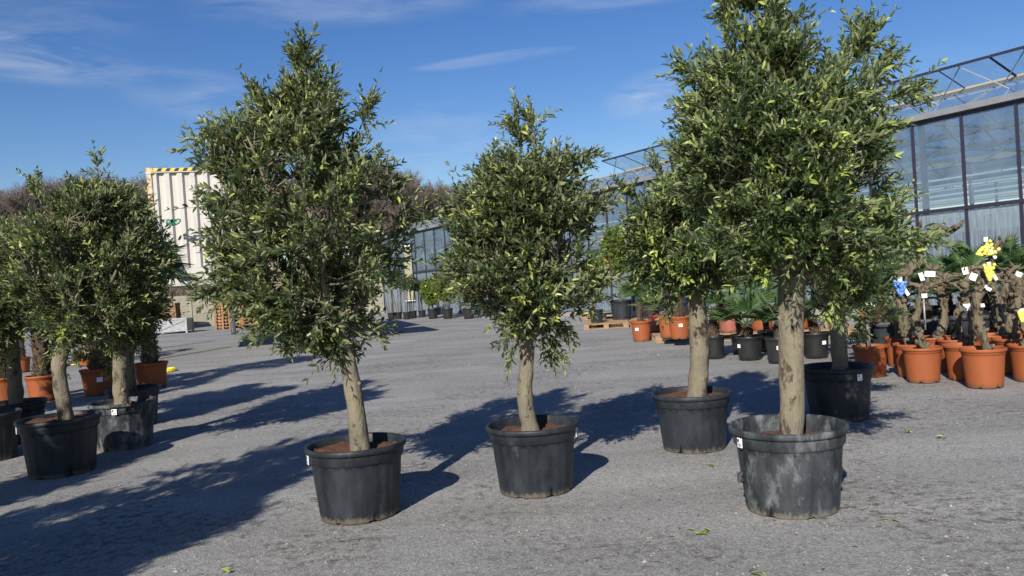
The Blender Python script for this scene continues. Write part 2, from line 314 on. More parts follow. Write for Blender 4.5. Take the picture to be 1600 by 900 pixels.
g = MB(); xs = np.concatenate([[-900, -200, -60], np.linspace(-20, 20, 81), [60, 200, 900]]); ys = np.concatenate([[-300, -40], np.linspace(-4, 46, 101), [80, 200, 900]])
X, Y = np.meshgrid(xs, ys); Z = np.zeros_like(X)
for i in range(len(ys)):
    for j in range(len(xs)):
        if abs(X[i, j]) < 20 and 0 < Y[i, j] < 46: Z[i, j] = .012*noise.noise(Vector((X[i, j]*.5, Y[i, j]*.5, 0)))
idx = np.arange(X.size).reshape(X.shape)
g.add(np.stack([X, Y, Z], -1).reshape(-1, 3), quads=np.stack([idx[:-1, :-1], idx[:-1, 1:], idx[1:, 1:], idx[1:, :-1]], -1).reshape(-1, 4))
tag(g.build('ground', gm, smooth=True), 'grey compacted gravel yard with worn dusty patches', None, kind='structure')
# hill with leafless wood behind
hm = mat('hill_floor', (.10, .075, .055), 1, (.06, .05, .035), scale=.2)
h = MB(); xs = np.linspace(-150, 90, 40); ys = np.linspace(78, 190, 12); X, Y = np.meshgrid(xs, ys)
Z = -.3+ (Y-78)*.075*(1+.3*np.sin(X*.05)) + .5*np.sin(X*.3+Y*.2); Z[0] = -.5
idx = np.arange(X.size).reshape(X.shape)
h.add(np.stack([X, Y, Z], -1).reshape(-1, 3), quads=np.stack([idx[:-1, :-1], idx[:-1, 1:], idx[1:, 1:], idx[1:, :-1]], -1).reshape(-1, 4))
tag(h.build('hill', hm, smooth=True), 'low brown wooded slope behind the nursery yard', None, kind='structure')

# loose stones: too many to count
st = MB(); oc = np.array([[1, 0, 0], [0, 1, 0], [-1, 0, 0], [0, -1, 0], [0, 0, .7], [0, 0, -.5]], float)
ot = np.array([[0, 1, 4], [1, 2, 4], [2, 3, 4], [3, 0, 4], [1, 0, 5], [2, 1, 5], [3, 2, 5], [0, 3, 5]])
n = 9000; yy = 2.6+rng.random(n)**1.6*14; xx = (rng.random(n)*2-1)*(yy*.66+.3)
sz = .0025+.006*rng.random(n)**3; sz[:260] *= 2.4
al = rng.random((n, 6, 1))*.6+.7; v = oc[None]*al*sz[:, None, None]; an = rng.random(n)*6.28
vx = v[..., 0]*np.cos(an)[:, None]-v[..., 1]*np.sin(an)[:, None]; vy = v[..., 0]*np.sin(an)[:, None]+v[..., 1]*np.cos(an)[:, None]
v = np.stack([vx+xx[:, None], vy+yy[:, None], v[..., 2]+.002+.004*0], -1)
for i in range(n): v[i, :, 2] += .012*noise.noise(Vector((xx[i]*.5, yy[i]*.5, 0)))
st.add(v.reshape(-1, 3), tris=(ot[None]+(np.arange(n)*6)[:, None, None]).reshape(-1, 3), tone=np.repeat(rng.random(n), 6))
sm = mat('stone', (.26, .25, .235), .9, (.36, .34, .31), scale=3)
tag(st.build('loose_gravel', sm, smooth=False), 'small loose stones scattered over the gravel yard', 'gravel', kind='stuff')

# ------------------------------------------------------------------ leaves
def norm(a): return a/(np.linalg.norm(a, axis=-1, keepdims=True)+1e-9)
LT = np.array([[0, 0, 0], [.3, .5, .06], [.3, 0, -.02], [.3, -.5, .06], [.68, .4, .05], [.68, 0, -.02], [.68, -.4, .05], [1, 0, -.06]], float)
LQ = np.array([[3, 6, 5, 2], [2, 5, 4, 1]]); LTR = np.array([[0, 3, 2], [0, 2, 1], [6, 7, 5], [5, 7, 4]])
def add_leaves(mb, P, D, Nn, Ln, Wd, tone):
    D = norm(D); Sd = norm(np.cross(Nn, D)); Nn = np.cross(D, Sd); k = len(P)
    v = P[:, None]+D[:, None]*(LT[:, 0]*1.0)[None, :, None]*Ln[:, None, None]+Sd[:, None]*LT[:, 1][None, :, None]*Wd[:, None, None]+Nn[:, None]*LT[:, 2][None, :, None]*Ln[:, None, None]
    off = (np.arange(k)*8)[:, None, None]
    mb.add(v.reshape(-1, 3), quads=(LQ[None]+off).reshape(-1, 4), tris=(LTR[None]+off).reshape(-1, 3), tone=np.repeat(tone, 8))
def twig_leaves(mb, br, B, D, ln, npair=6, L=.072, wr=.29, ang=50, stems=True, young=.2, tw=0):
    n = len(B); up = np.array([0, 0, 1.]); D = norm(D)
    a = norm(np.cross(D, rng.normal(size=(n, 3)))); b = np.cross(D, a)
    bend = rng.normal(size=(n, 1))*.10
    ytw = rng.random(n)
    for i in range(npair):
        t = (.18+.82*i/(npair-1))*ln[:, None]
        P = B+D*t+up*bend*t*t/.2*1.0
        for sgn in (1, -1):
            sd = (a if i % 2 == 0 else b)*sgn
            an = np.radians(ang*(1-.35*i/(npair-1))+rng.normal(size=(n, 1))*12)
            dr = D*np.cos(an)+sd*np.sin(an)+rng.normal(size=(n, 3))*.12
            nn = D*.55+up*.5+rng.normal(size=(n, 3))*.42
            keep = rng.random(n) < .93
            le = L*(.6+.55*rng.random(n))*(1-.3*(i/(npair-1))**2)
            tone = np.clip(.33+tw+rng.normal(size=n)*.20+(.42*(i/(npair-1))*(ytw < .5))+(ytw < young)*.26-.08*(1-i/(npair-1)), 0, 1)
            add_leaves(mb, P[keep], dr[keep], nn[keep], le[keep], le[keep]*wr*(.85+.3*rng.random(keep.sum())), tone[keep])
    if stems:                                      # three-sided stems, vectorised
        c = np.array([0, 2.094, 4.189]); r = .0022
        T = B+D*ln[:, None]+up*bend*(ln[:, None]**2)/.2
        ring = a[:, None]*np.cos(c)[None, :, None]+b[:, None]*np.sin(c)[None, :, None]
        v = np.concatenate([B[:, None]+ring*r, T[:, None]+ring*r*.5], 1); off = (np.arange(n)*6)[:, None, None]
        br.add(v.reshape(-1, 3), quads=(np.array([[0, 1, 4, 3], [1, 2, 5, 4], [2, 0, 3, 5]])[None]+off).reshape(-1, 4))
def spline(pts, n):
    pts = np.asarray(pts, float); t = np.linspace(0, len(pts)-1, n); o = []
    for x in t:
        i = min(int(x), len(pts)-2); f = x-i
        p0 = pts[max(i-1, 0)]; p1 = pts[i]; p2 = pts[i+1]; p3 = pts[min(i+2, len(pts)-1)]
        o.append(.5*((2*p1)+(-p0+p2)*f+(2*p0-5*p1+4*p2-p3)*f*f+(-p0+3*p1-3*p2+p3)*f**3))
    return np.array(o)
def crown(tree, prof, top, r0, nspray, lm, bm, dep=1.0, seed=0, extra=(), L=.075, lean=None, gap=-.12, nlimb=9, per=6, freq=2.3):
    """prof: rows of (z, x_left, x_right) round the tree axis plane y=Y; top: trunk end"""
    global rng
    rng = np.random.default_rng(100+seed)
    prof = np.array(sorted(prof)); Y0 = top[1]
    zf = lambda z: (np.interp(z, prof[:, 0], prof[:, 1]), np.interp(z, prof[:, 0], prof[:, 2]))
    z = rng.random(60000)*(prof[-1, 0]-prof[0, 0])+prof[0, 0]; xl, xr = zf(z); rr = (xr-xl)/2; cx = (xl+xr)/2
    keep = rng.random(len(z)) < (rr/rr.max())**1.2+.12; z = z[keep]; rr = rr[keep]; cx = cx[keep]
    th = rng.random(len(z))*2*math.pi; rho = np.maximum(rng.random(len(z))**.45*rr-.095, .01)
    P = np.stack([cx+rho*np.cos(th), Y0+rho*np.sin(th)*dep, z], -1)
    ok = []
    for i in range(len(P)):
        if noise.noise(Vector(P[i]*freq+seed*7.7)) > gap+ rng.normal()*.07: ok.append(i)
        if len(ok) >= nspray: break
    P = P[ok]; cx = cx[ok]; rr = rr[ok]; P[:, 2] -= .05+.10*np.clip((P[:, 2]-prof[0, 0])/(prof[-1, 0]-prof[0, 0])*2-1, 0, 1)
    low = np.clip((P[:, 2]-prof[0, 0])/(.35*(prof[-1, 0]-prof[0, 0])), 0, 1)
    out_ = np.stack([P[:, 0]-cx, (P[:, 1]-Y0), np.zeros(len(P))], -1); q = np.linalg.norm(out_, axis=1)/np.maximum(rr, .05)
    dirs = norm(out_)*q[:, None]
    br = MB(); lv = MB()
    # limbs
    lim = []; nodes = []
    zt = prof[-1, 0]; zb = prof[0, 0]
    for k in range(nlimb):
        th_ = k*2.4+rng.random()*.6; hz = zb+(zt-zb)*(.25+.55*(k/(nlimb-1)))
        if k == nlimb-1: hz = zt-.28
        l_, r_ = zf(hz); rad = (r_-l_)/2*(.62 if k < nlimb-1 else .0); c = (l_+r_)/2
        end = np.array([c+rad*math.cos(th_), Y0+rad*math.sin(th_)*dep, hz])
        mid = top+(end-top)*.45+np.array([rad*.18*math.cos(th_), rad*.18*math.sin(th_), -.05])+rng.normal(size=3)*.03
        pts = spline([top+(0, 0, -.04), mid, end], 12)+rng.normal(size=(12, 3))*.006; pts[0] = top+(0, 0, -.05)
        br.tube(pts, np.linspace(r0*(.5 if k else .62), .006, 12), 7, amp=.15)
        nodes.append(pts[3:])
    nodes = np.concatenate(nodes)
    nb = []
    for i in range(len(P)):                      # secondary branches
        dd = np.linalg.norm(nodes-P[i]+(0, 0, .12), axis=1); j = dd.argmin(); a = nodes[j]
        if dd[j] > .06:
            mid = (a+P[i])/2+rng.normal(size=3)*.03-(0, 0, .02)
            br.tube(np.array([a, mid, P[i]]), [.007, .0055, .0035], 4, cap=False)
        nb.append((P[i]-a)/(np.linalg.norm(P[i]-a)+.02))
    nb = np.array(nb)
    B = []; D = []
    for k in range(per):
        B.append(P+rng.normal(size=P.shape)*.035)
        D.append(norm(dirs*.75+nb*.5+np.stack([0*low, 0*low, -.05+.47*low], -1)+rng.normal(size=P.shape)*.48))
    B = np.concatenate(B); D = np.concatenate(D)
    for (ex, ey, ez, dx, dz, ll, nn_) in extra:   # long shoots breaking the outline
        p0 = np.array([ex, ey, ez]); d0 = norm(np.array([dx, rng.normal()*.1, dz]))
        sh = p0+d0*np.linspace(0, ll, 8)[:, None]; br.tube(sh, np.linspace(.006, .002, 8), 4, cap=False)
        e = np.repeat(sh[1:], nn_, 0); B = np.concatenate([B, e]); D = np.concatenate([D, norm(d0*1.1+rng.normal(size=e.shape)*.45)])
    ln = .11+.12*rng.random(len(B)); ln[rng.random(len(B)) < .06] *= 1.55
    clump = np.array([noise.noise(Vector(p*3.1+seed)) for p in B])
    twig_leaves(lv, br, B, D, ln, npair=6, L=L, wr=.34, tw=clump*.35+rng.normal(size=len(B))*.13)
    lv.build('crown', lm, tree); br.build('branches', bm, tree, smooth=True)
# ------------------------------------------------------------------ pots
def big_pot(parent, R_o, H, matl, seed=0, k=96, soilm=None, soil_z=.86, lugs=False, tagang=None, tagz=.80, ribs=22, soil_tilt=.0):
    c = wloc(parent); rs = random.Random(seed)
    pr = [(.0, .03), (.70, .03), (.735, .0), (.765, .004), (.775, .03), (.80, .2), (.845, .5), (.872, .72), (.885, .775), (.905, .782), (.93, .80), (.945, .90), (.95, .92),
          (.985, .925), (1.0, .945), (1.0, .98), (.985, 1.0), (.95, 1.0), (.93, .985), (.915, .90), (.87, .72), (.80, .5)]
    pr = np.array(pr)*[R_o, H]
    def f(rr, zz, th):
        for i in range(4, 9):
            rr[i] -= R_o*.017*np.clip(np.cos(th*ribs)*1.6-.6, 0, 1)*(1 if i < 8 else .4)
        notch = (np.cos(th*7+seed) > .86)
        for i in (2, 3): zz[i][notch] = .045*H
        wob = 1+.006*np.sin(th*2+seed)+.003*np.sin(th*5+seed)
        return rr*wob, zz
    mb = MB().lathe(pr, k, c, f)
    if lugs:
        for s_ in (-1, 1):
            mb.tube([c+(s_*R_o*.80, 0, H*.36), c+(s_*R_o*.875, 0, H*.375), c+(s_*R_o*.875, 0, H*.425), c+(s_*R_o*.82, 0, H*.45)], .02, 8)
    p = mb.build('pot', matl, parent, smooth=True)
    so_ = MB(); n = 26; v = [c+(0, 0, H*soil_z)]; th = np.arange(36)*2*math.pi/36; fr = []
    for ri in range(1, 15):
        for t in th:
            r_ = R_o*.915*ri/14*(.9+.1*min(1, soil_z)) ; x, y = r_*math.cos(t), r_*math.sin(t)
            v.append(c+(x, y, H*soil_z+.022*noise.noise(Vector((x*9, y*9, seed)))+.022*noise.noise(Vector((x*34, y*34, seed)))+0))
    fcs = [(0, 1+j, 1+(j+1) % 36) for j in range(36)]; q = []
    for ri in range(13):
        for j in range(36): a = 1+ri*36+j; b = 1+ri*36+(j+1) % 36; q.append((a, a+36, b+36, b))
    so_.add(v, quads=q, tris=fcs); so_.build('soil', soilm or soil, parent, smooth=True)
    if tagang is not None: pot_tag(p, c, R_o*(.95+.0), H*tagz, tagang, .05, .06)
    return p
def pot_tag(parent, c, r, z, ang, wd, ht, printed=True):
    a = R(ang); d = np.array([math.cos(a), math.sin(a), 0]); t = np.array([-math.sin(a), math.cos(a), 0]); u = np.array([0, 0, 1.])
    mb = MB(); mb.box(c+d*(r+.004)+u*z, (wd, .004, ht), ax=np.array([t, d, u]))
    if printed:
        mb.box(c+d*(r+.0075)+u*(z+ht*.22)-t*wd*.25, (wd*.3, .002, ht*.3), ax=np.array([t, d, u]), m=1)
        for i in range(3): mb.box(c+d*(r+.0075)+u*(z-ht*(.1+.12*i)), (wd*.7, .002, ht*.03), ax=np.array([t, d, u]), m=1)
    mb.build('label', [white, ink], parent)
def small_pot(parent, R_o, H, matl, seed=0, soilm=None, k=40, ribs=0, soil_z=.9, collar=True):
    c = wloc(parent)
    pr = [(.0, .02), (.72, .02), (.745, .0), (.77, .01), (.80, .15), (.86, .55), (.895, .80), (.9, .835), (.925, .84), (.94, .90), (.945, .915), (.99, .92), (1, .94), (1, .985), (.985, 1), (.955, 1), (.94, .98), (.92, .88), (.85, .6)]
    if not collar: pr = [(.0, .02), (.74, .02), (.76, .0), (.78, .01), (.83, .3), (.93, .9), (.94, .93), (.99, .935), (1, .95), (1, .985), (.985, 1), (.955, 1), (.94, .98), (.9, .85), (.82, .5)]
    pr = np.array(pr)*[R_o, H]
    def f(rr, zz, th):
        if ribs:
            for i in range(4, 7): rr[i] -= R_o*(.02 if ribs < 20 else .01)*np.clip(np.cos(th*ribs)*1.6-.6, 0, 1)
        nt_ = np.cos(th*6+seed) > .9
        for i in (2, 3): zz[i][nt_] = .05*H
        return rr, zz
    p = MB().lathe(pr, k, c, f).build('pot', matl, parent, smooth=True)
    v = [c+(0, 0, H*soil_z+.01)]+[c+(R_o*.925*math.cos(t)*q, R_o*.925*math.sin(t)*q, H*soil_z+.02*noise.noise(Vector((math.cos(t)*2*q, math.sin(t)*2*q, seed)))) for q in (.5, 1) for t in np.arange(24)*2*math.pi/24]
    MB().add(v, tris=[(0, 1+j, 1+(j+1) % 24) for j in range(24)], quads=[(1+j, 25+j, 25+(j+1) % 24, 1+(j+1) % 24) for j in range(24)]).build('soil', soilm or soil_dk, parent, smooth=True)
    return p
OG = 'large potted olive trees on the gravel'
def olive_tree(label, base_px, dia, trunk_px, trad, prof_px, nspray, potm=blk, seed=0, H=None, extra=(), group=OG, lm=None, lugs=False, tagang=None, soil_z=.86, tagz=.85, dep=.95, **kw):
    b = G(*base_px); d = b[1]; H = H or dia*.725
    t = thing('potted_olive_tree', label, 'olive tree', (b[0], b[1], 0), group)
    big_pot(t, dia/2, H, potm, seed, soil_z=soil_z, lugs=lugs, tagang=tagang, tagz=tagz)
    tp = np.array([W(x, y, d) for x, y in trunk_px]); base = tp[0].copy(); base[2] = H*soil_z-.06; tp = np.vstack([base, tp[1:]]) if tp[0][2] < H*soil_z else np.vstack([base, tp])
    pts = spline(tp, 34); tr = np.interp(np.linspace(0, 1, 34), np.linspace(0, 1, len(trad)), trad)*(1+.03*np.sin(np.arange(34)*1.1+seed))
    tr[:6] *= np.array([1.42, 1.3, 1.17, 1.09, 1.04, 1.0])
    mb = MB().tube(pts, tr, 24, amp=.13, fr=9)
    top = pts[-1]
    rs = np.random.default_rng(seed)
    for q in range(4):
        i = int(rs.integers(8, 30)); an = rs.random()*6.28; p = pts[i]; dv = np.array([math.cos(an), math.sin(an), .5])*tr[i]
        mb.tube([p+dv*.5, p+dv*.95, p+dv*1.12], [tr[i]*.35, tr[i]*.28, tr[i]*.08], 8)
    mb.build('trunk', bark, t, smooth=True)
    prof = []
    for y, xl, xr in prof_px:
        a = W(xl, y, d); c = W(xr, y, d); prof.append(((a[2]+c[2])/2, a[0], c[0]))
    ex = []
    for (px, py, qx, qy, nn_) in extra:
        a = W(px, py, d); c = W(qx, qy, d); l_ = np.linalg.norm(c-a); ex.append((a[0], a[1]+.05, a[2], (c-a)[0]/l_, (c-a)[2]/l_, l_, nn_))
    crown(t, prof, top, trad[-1], nspray, lm or olive, bark, seed=seed, extra=ex, dep=dep, **kw)
    return t
T1 = olive_tree('olive tree with a leaning trunk in the leftmost of the three pots standing out front', (563, 803), .70, [(563, 700), (557, 650), (548, 590), (538, 545), (520, 495)], [.070, .067, .060, .055, .052],
    [(112, 450, 500), (135, 425, 515), (160, 385, 540), (182, 345, 560), (205, 305, 585), (240, 292, 598), (275, 298, 628), (310, 310, 652), (350, 325, 650), (400, 335, 640), (430, 345, 640), (460, 390, 638), (485, 400, 622), (505, 440, 608), (524, 462, 575)],
    360, blk, 1, extra=[(480, 140, 474, 78, 3), (480, 130, 470, 98, 2), (400, 180, 395, 150, 2), (560, 200, 572, 175, 2), (350, 445, 325, 452, 2), (420, 440, 350, 455, 3), (600, 360, 655, 330, 2)], tagang=205, soil_z=.88)
T2 = olive_tree('smaller olive tree with a stout trunk base in the middle of the three front pots', (838, 765), .69, [(828, 665), (822, 640), (820, 600), (824, 560), (822, 530)], [.080, .060, .056, .053, .055],
    [(208, 798, 845), (225, 772, 872), (245, 742, 900), (282, 722, 908), (305, 708, 920), (350, 698, 935), (400, 698, 945), (450, 703, 942), (465, 712, 932), (486, 735, 915), (502, 768, 885)],
    330, blk, 2, extra=[(818, 240, 806, 190, 3), (836, 240, 834, 188, 3), (870, 258, 908, 245, 2), (850, 510, 865, 548, 2), (800, 515, 803, 545, 1), (900, 330, 940, 310, 2)], soil_z=.86, tagang=-15)
T3 = olive_tree('olive with a thick straight trunk, in the pot left behind the tallest olive', (1085, 700), .68, [(1090, 612), (1093, 570), (1092, 520), (1088, 470), (1082, 430)], [.088, .084, .082, .078, .07],
    [(215, 1050, 1120), (240, 1040, 1140), (270, 1015, 1150), (300, 992, 1160), (350, 980, 1165), (380, 980, 1165), (408, 995, 1165), (428, 1030, 1140)],
    260, blk, 3, extra=[(1050, 300, 1030, 262, 2), (1010, 320, 985, 300, 2), (1060, 450, 1050, 475, 1)], soil_z=.9, lm=olive2)
T4 = olive_tree('tallest olive tree, in a wide dust-smeared black pot, foremost on the right', (1238, 793), .735, [(1237, 676), (1238, 620), (1236, 540), (1236, 470), (1240, 425)], [.083, .077, .075, .078, .085],
    [(-40, 1145, 1190), (-10, 1130, 1215), (20, 1115, 1232), (50, 1106, 1250), (85, 1105, 1282), (115, 1092, 1312), (140, 1085, 1350), (180, 1058, 1368), (230, 1052, 1375), (280, 1052, 1388), (330, 1060, 1395), (360, 1075, 1400), (385, 1090, 1398), (405, 1130, 1375)],
    500, blk_dusty, 4, H=.54, lugs=True, extra=[(1320, 130, 1350, 42, 4), (1340, 120, 1385, 100, 3), (1380, 160, 1435, 135, 3), (1110, 120, 1082, 105, 2), (1150, 60, 1140, 0, 4), (1390, 370, 1440, 375, 3), (1300, 420, 1310, 490, 2), (1345, 100, 1352, 70, 4)], tagang=197, soil_z=.80, lm=olive2, per=6, nlimb=12)
T5 = olive_tree('olive tree with its trunk in shade, in the black pot right behind the tallest olive', (1312, 652), .70, [(1312, 583), (1311, 540), (1308, 505), (1300, 480)], [.078, .075, .07, .065],
    [(330, 1250, 1380), (370, 1235, 1400), (410, 1245, 1395), (445, 1258, 1375), (475, 1270, 1350)],
    130, blk, 5, extra=[(1350, 480, 1345, 520, 2), (1370, 500, 1395, 490, 2), (1280, 470, 1262, 492, 1)], tagang=-75, tagz=.84, soil_z=.88, lm=olive2, nlimb=6)
L1 = olive_tree('olive tree with a pale curved trunk in a shaded black pot, left group', (98, 738), .74, [(104, 655), (95, 605), (92, 570), (98, 545), (110, 522)], [.070, .066, .064, .062, .06],
    [(285, 120, 175), (300, 75, 215), (320, 45, 240), (345, 20, 256), (370, 5, 262), (420, 10, 258), (455, 25, 245), (485, 45, 215), (505, 60, 190), (520, 80, 165)],
    300, blk, 6, extra=[(150, 285, 145, 250, 1), (60, 318, 50, 290, 2), (80, 520, 80, 560, 2), (140, 520, 165, 540, 1)], soil_z=.92, tagang=215, gap=-.15)
L3 = olive_tree('olive tree in a dusty black pot right behind the pale curved trunk', (197, 698), .70, [(190, 630), (188, 590), (189, 545), (190, 500)], [.088, .08, .08, .08],
    [(290, 175, 205), (315, 150, 235), (350, 135, 255), (400, 130, 262), (450, 140, 260), (490, 150, 250), (520, 165, 240)],
    210, blk_dusty, 7, soil_z=.9, tagang=-80, gap=-.15)
def cpos(px, py): p = G(px, py); return (p[0], p[1], 0)
dup(T3, cpos(30, 690), 2.1, .98, 'olive tree with a slender mottled trunk near the left edge')
dup(T2, cpos(-18, 718), 1.2, 1.0, 'olive tree cut by the left edge of the view, its black pot in shade')
dup(T5, cpos(212, 664), 3.3, .95, 'olive tree in the black pot farthest back of the left group')
# olives of the same row just out of view to the left; their shadows cross the yard
dup(T1, (-3.95, 3.9, 0), 2.6, 1.0, 'olive tree nearest beside the camera on the left, casting the large foreground shadow')
dup(T2, (-3.75, 2.0, 0), 4.0, 1.05, 'olive tree farthest forward at the left, beside the camera')
dup(T1, (-4.5, 1.0, 0), 4.4, 1.05, 'olive tree just behind and left of the camera position')
dup(T2, (-5.75, 3.95, 0), .7, 1.02, 'olive tree outside the left edge, in front of the pale curved trunk')
dup(T3, (-5.3, 2.2, 0), .2, 1.02, 'olive tree outermost beside the camera on the left')

dup(T2, (-9.1, 9.3, 0), 2.9, 1.0, 'olive tree outside the left edge, outermost of the rear ones')
dup(T3, (-8.4, 10.5, 0), 1.9, 1.0, 'olive tree outside the left edge, level with the left palms')
dup(T3, (-6.8, 7.3, 0), 2.9, 1.0, 'olive tree outside the left edge, beside the shaded left pots')
dup(T1, (-7.6, 11.3, 0), 1.0, .98, 'olive tree outside the left edge, farthest back')
# ------------------------------------------------------------------ palms
def fan_leaf(mb, base, d, pet, size, nseg=20, spread=200, droop=.25, tone=.4):
    d = norm(np.asarray(d, float)); up = np.array([0, 0, 1.])
    sd = np.cross(d, up); sd = norm(sd if np.linalg.norm(sd) > .1 else np.array([1., 0, 0])); nn = np.cross(sd, d)
    hub = base+d*pet-up*pet*pet*droop*.5
    mb.tube([base, (base+hub)/2+up*pet*.05, hub], [.008, .006, .005], 5, tone=.75, cap=False)
    d2 = norm(d-up*droop*.9*pet); nn = norm(np.cross(sd, d2))
    V = []; Q = []; T = []
    for i in range(nseg):
        a = R(-spread/2+spread*i/(nseg-1)+random.uniform(-2, 2)); r = size*(.72+.28*math.cos(a*.7))*random.uniform(.93, 1.05)
        dr = d2*math.cos(a)+sd*math.sin(a); ds = -d2*math.sin(a)+sd*math.cos(a); wd = size*math.radians(spread/nseg)*.48
        m = hub+dr*r*.5+nn*.0; tip = hub+dr*r-up*r*r*droop*1.0-nn*r*.04
        l = m+ds*wd*.5+nn*.012; rr = m-ds*wd*.5+nn*.012
        b = len(V); V += [hub, l, m-nn*.008, rr, tip]; Q += [(b, b+3, b+4, b+2), (b, b+2, b+4, b+1)]
    mb.add(V, quads=Q, tone=tone)
def palm(parent, base, h, r, nl=12, size=.3, pet=.3, lm=palmleaf, seed=0, hairy=True, up=.35, nseg=20):
    random.seed(seed); base = np.asarray(base, float)
    tb = MB(); pts = spline([base, base+(random.uniform(-.03, .03), 0, h*.5), base+(random.uniform(-.05, .05), 0, h)], 14)
    tb.tube(pts, np.linspace(r*1.05, r*.85, 14), 12, amp=.25, fr=12)
    if hairy:
        for i in range(int(60+h*160)):
            t = random.random(); a = random.uniform(0, 6.28); p = pts[0]+(pts[-1]-pts[0])*t; o = np.array([math.cos(a), math.sin(a), 0])
            b0 = p+o*r*.85; e = p+o*(r*random.uniform(1.15, 1.6))+(0, 0, random.uniform(.02, .09)); s_ = np.array([-o[1], o[0], 0])*r*.2
            tb.add([b0-s_, b0+s_, e, p+o*r*.85-(0, 0, .04)], tris=[(0, 1, 2), (1, 3, 2), (3, 0, 2)])
    tb.build('trunk', fibre, parent)
    for i in range(nl):
        mb = MB(); a = i*2.4+random.uniform(-.3, .3); el = R(78-(70-up*0 if up < 1 else 38)*(i/nl)**.8+random.uniform(-8, 8)) if up > 0 else R(50-80*i/nl)
        d = np.array([math.cos(a)*math.cos(el), math.sin(a)*math.cos(el), math.sin(el)])
        fan_leaf(mb, pts[-1]-(0, 0, .03), d, pet*random.uniform(.75, 1.2), size*random.uniform(.85, 1.1), nseg=nseg, droop=.35, tone=random.uniform(.2, .8))
        mb.build('frond', lm, parent)
def potted_palm(label, px, py, dia, H, potm, th, tr, z0=0, seed=0, nl=11, size=.3, pet=.3, lm=palmleaf, ribs=0, group='potted palms in the yard', tagat=None, nseg=20, up=.35):
    b = G(px, py, z0); t = thing('potted_palm', label, 'palm', (b[0], b[1], z0), group)
    p = small_pot(t, dia/2, H, potm, seed, ribs=ribs)
    if tagat is not None: pot_tag(p, wloc(t), dia/2*.87, H*.62, tagat, dia*.16, dia*.13, False)
    palm(t, (b[0], b[1], z0+H*.88), th, tr, nl, size, pet, lm, seed, nseg=nseg, up=up)
    return t
potted_palm('small fan palm in an orange pot standing on the gravel in front of the pallets', 1003, 533, .46, .44, terra, .38, .06, seed=21, nl=9, size=.5, pet=.42, tagat=235, nseg=24, up=1)
potted_palm('low bushy palm in a fluted red pot behind the small fan palm', 1026, 519, .40, .42, terra2, .22, .05, seed=22, nl=13, size=.32, pet=.3, lm=palmyel, ribs=12)
K3 = potted_palm('palm in the left of two orange pots sharing a pallet', 1046, 527, .44, .44, terra, .55, .075, z0=.145, seed=23, nl=9, size=.36, pet=.35)
K4 = potted_palm('palm in the right of two orange pots sharing a pallet, with a white sticker', 1063, 529, .45, .44, terra, .55, .08, z0=.145, seed=24, nl=9, size=.36, pet=.35, tagat=-95)
BP = 'palms in small black pots behind the tallest olive'
KB = potted_palm('palm with bulbous trunk in a small black pot beside the thick straight olive trunk', 1117, 560, .37, .38, blk_new, .4, .075, seed=25, nl=8, size=.32, pet=.3, group=BP)
KC = potted_palm('spreading fan palm in a black pot between two olive trunks', 1172, 562, .44, .38, blk_new, .24, .062, seed=26, nl=11, size=.42, pet=.40, group=BP, tagat=200, nseg=24)
KD = potted_palm('palm in a black pot with a white sticker, half hidden by the tallest olive trunk', 1219, 567, .44, .40, blk_new, .26, .06, seed=27, nl=9, size=.34, pet=.34, group=BP, tagat=252)
KE = potted_palm('short palm in a black pot with a square sticker, right of the tallest olive trunk', 1276, 559, .43, .40, blk_new, .26, .07, seed=28, nl=9, size=.30, pet=.30, group=BP, tagat=-70)
potted_palm('small palm in the black pot just behind the spreading fan palm', 1158, 553, .34, .34, blk_new, .3, .05, seed=29, nl=7, size=.3, pet=.3, group=BP)
potted_palm('upright small palm in the slim black pot left of the tallest olive trunk', 1200, 549, .33, .36, blk_new, .35, .045, seed=30, nl=9, size=.34, pet=.38, group=BP)
LP = 'hairy palms in orange pots behind the left olives'
A = potted_palm('shaggy palm in a wide orange pot between the two left olive trunks', 156, 617, .60, .46, terra, .95, .14, seed=31, nl=13, size=.5, pet=.5, group=LP, tagat=-60)
potted_palm('tall spiky shaggy palm in an orange pot, right end of the left group', 238, 606, .60, .46, terra, 1.5, .13, seed=32, nl=26, size=.62, pet=.5, group=LP, nseg=26)
dup(A, cpos(70, 626), 2, .95, 'shaggy palm in a dark red pot behind the slender mottled trunk')
dup(A, cpos(5, 632), 4, 1.0, 'shaggy palm by the left edge behind the olives')
dup(A, cpos(135, 572), 1, .8, 'palm in the orange pot behind, seen right of the pale curved trunk')
dup(A, cpos(178, 562), 3, .75, 'palm in the farthest orange pot of the left group')
dup(A, cpos(33, 582), 5, .8, 'palm in the orange pot seen left of the slender mottled trunk')
# tub palms on the right, in front of the greenhouse
def tub(label, px, py, wd, H, seed, nl=12, z=0):
    b = G(px, py); t = thing('tub_palm', label, 'palm', (b[0], b[1], 0), 'palms in big black tubs before the greenhouse'); c = wloc(t)
    mb = MB(); pr = np.array([(0, .02), (.70, .02), (.74, 0), (.78, .3), (.86, .84), (.87, .86), (.99, .87), (1, .89), (1, .98), (.98, 1), (.93, 1), (.91, .9), (.84, .6)])*[wd/2*1.06, H]
    def f(rr, zz, th):
        q = (np.abs(np.cos(th+.4))**6+np.abs(np.sin(th+.4))**6)**(-1/6.); return rr*q, zz
    mb.lathe(pr, 48, c, f); mb.build('tub', blk, t, smooth=True)
    MB().add([c+(wd*.42*math.cos(a), wd*.42*math.sin(a), H*.86) for a in np.arange(24)*math.pi/12], polys=[list(range(24))]).build('soil', soil_dk, t)
    palm(t, c+(0, 0, H*.82), .35+.1*(seed % 3), .10, nl+6, .36, .50, palmleaf, seed, nseg=20)
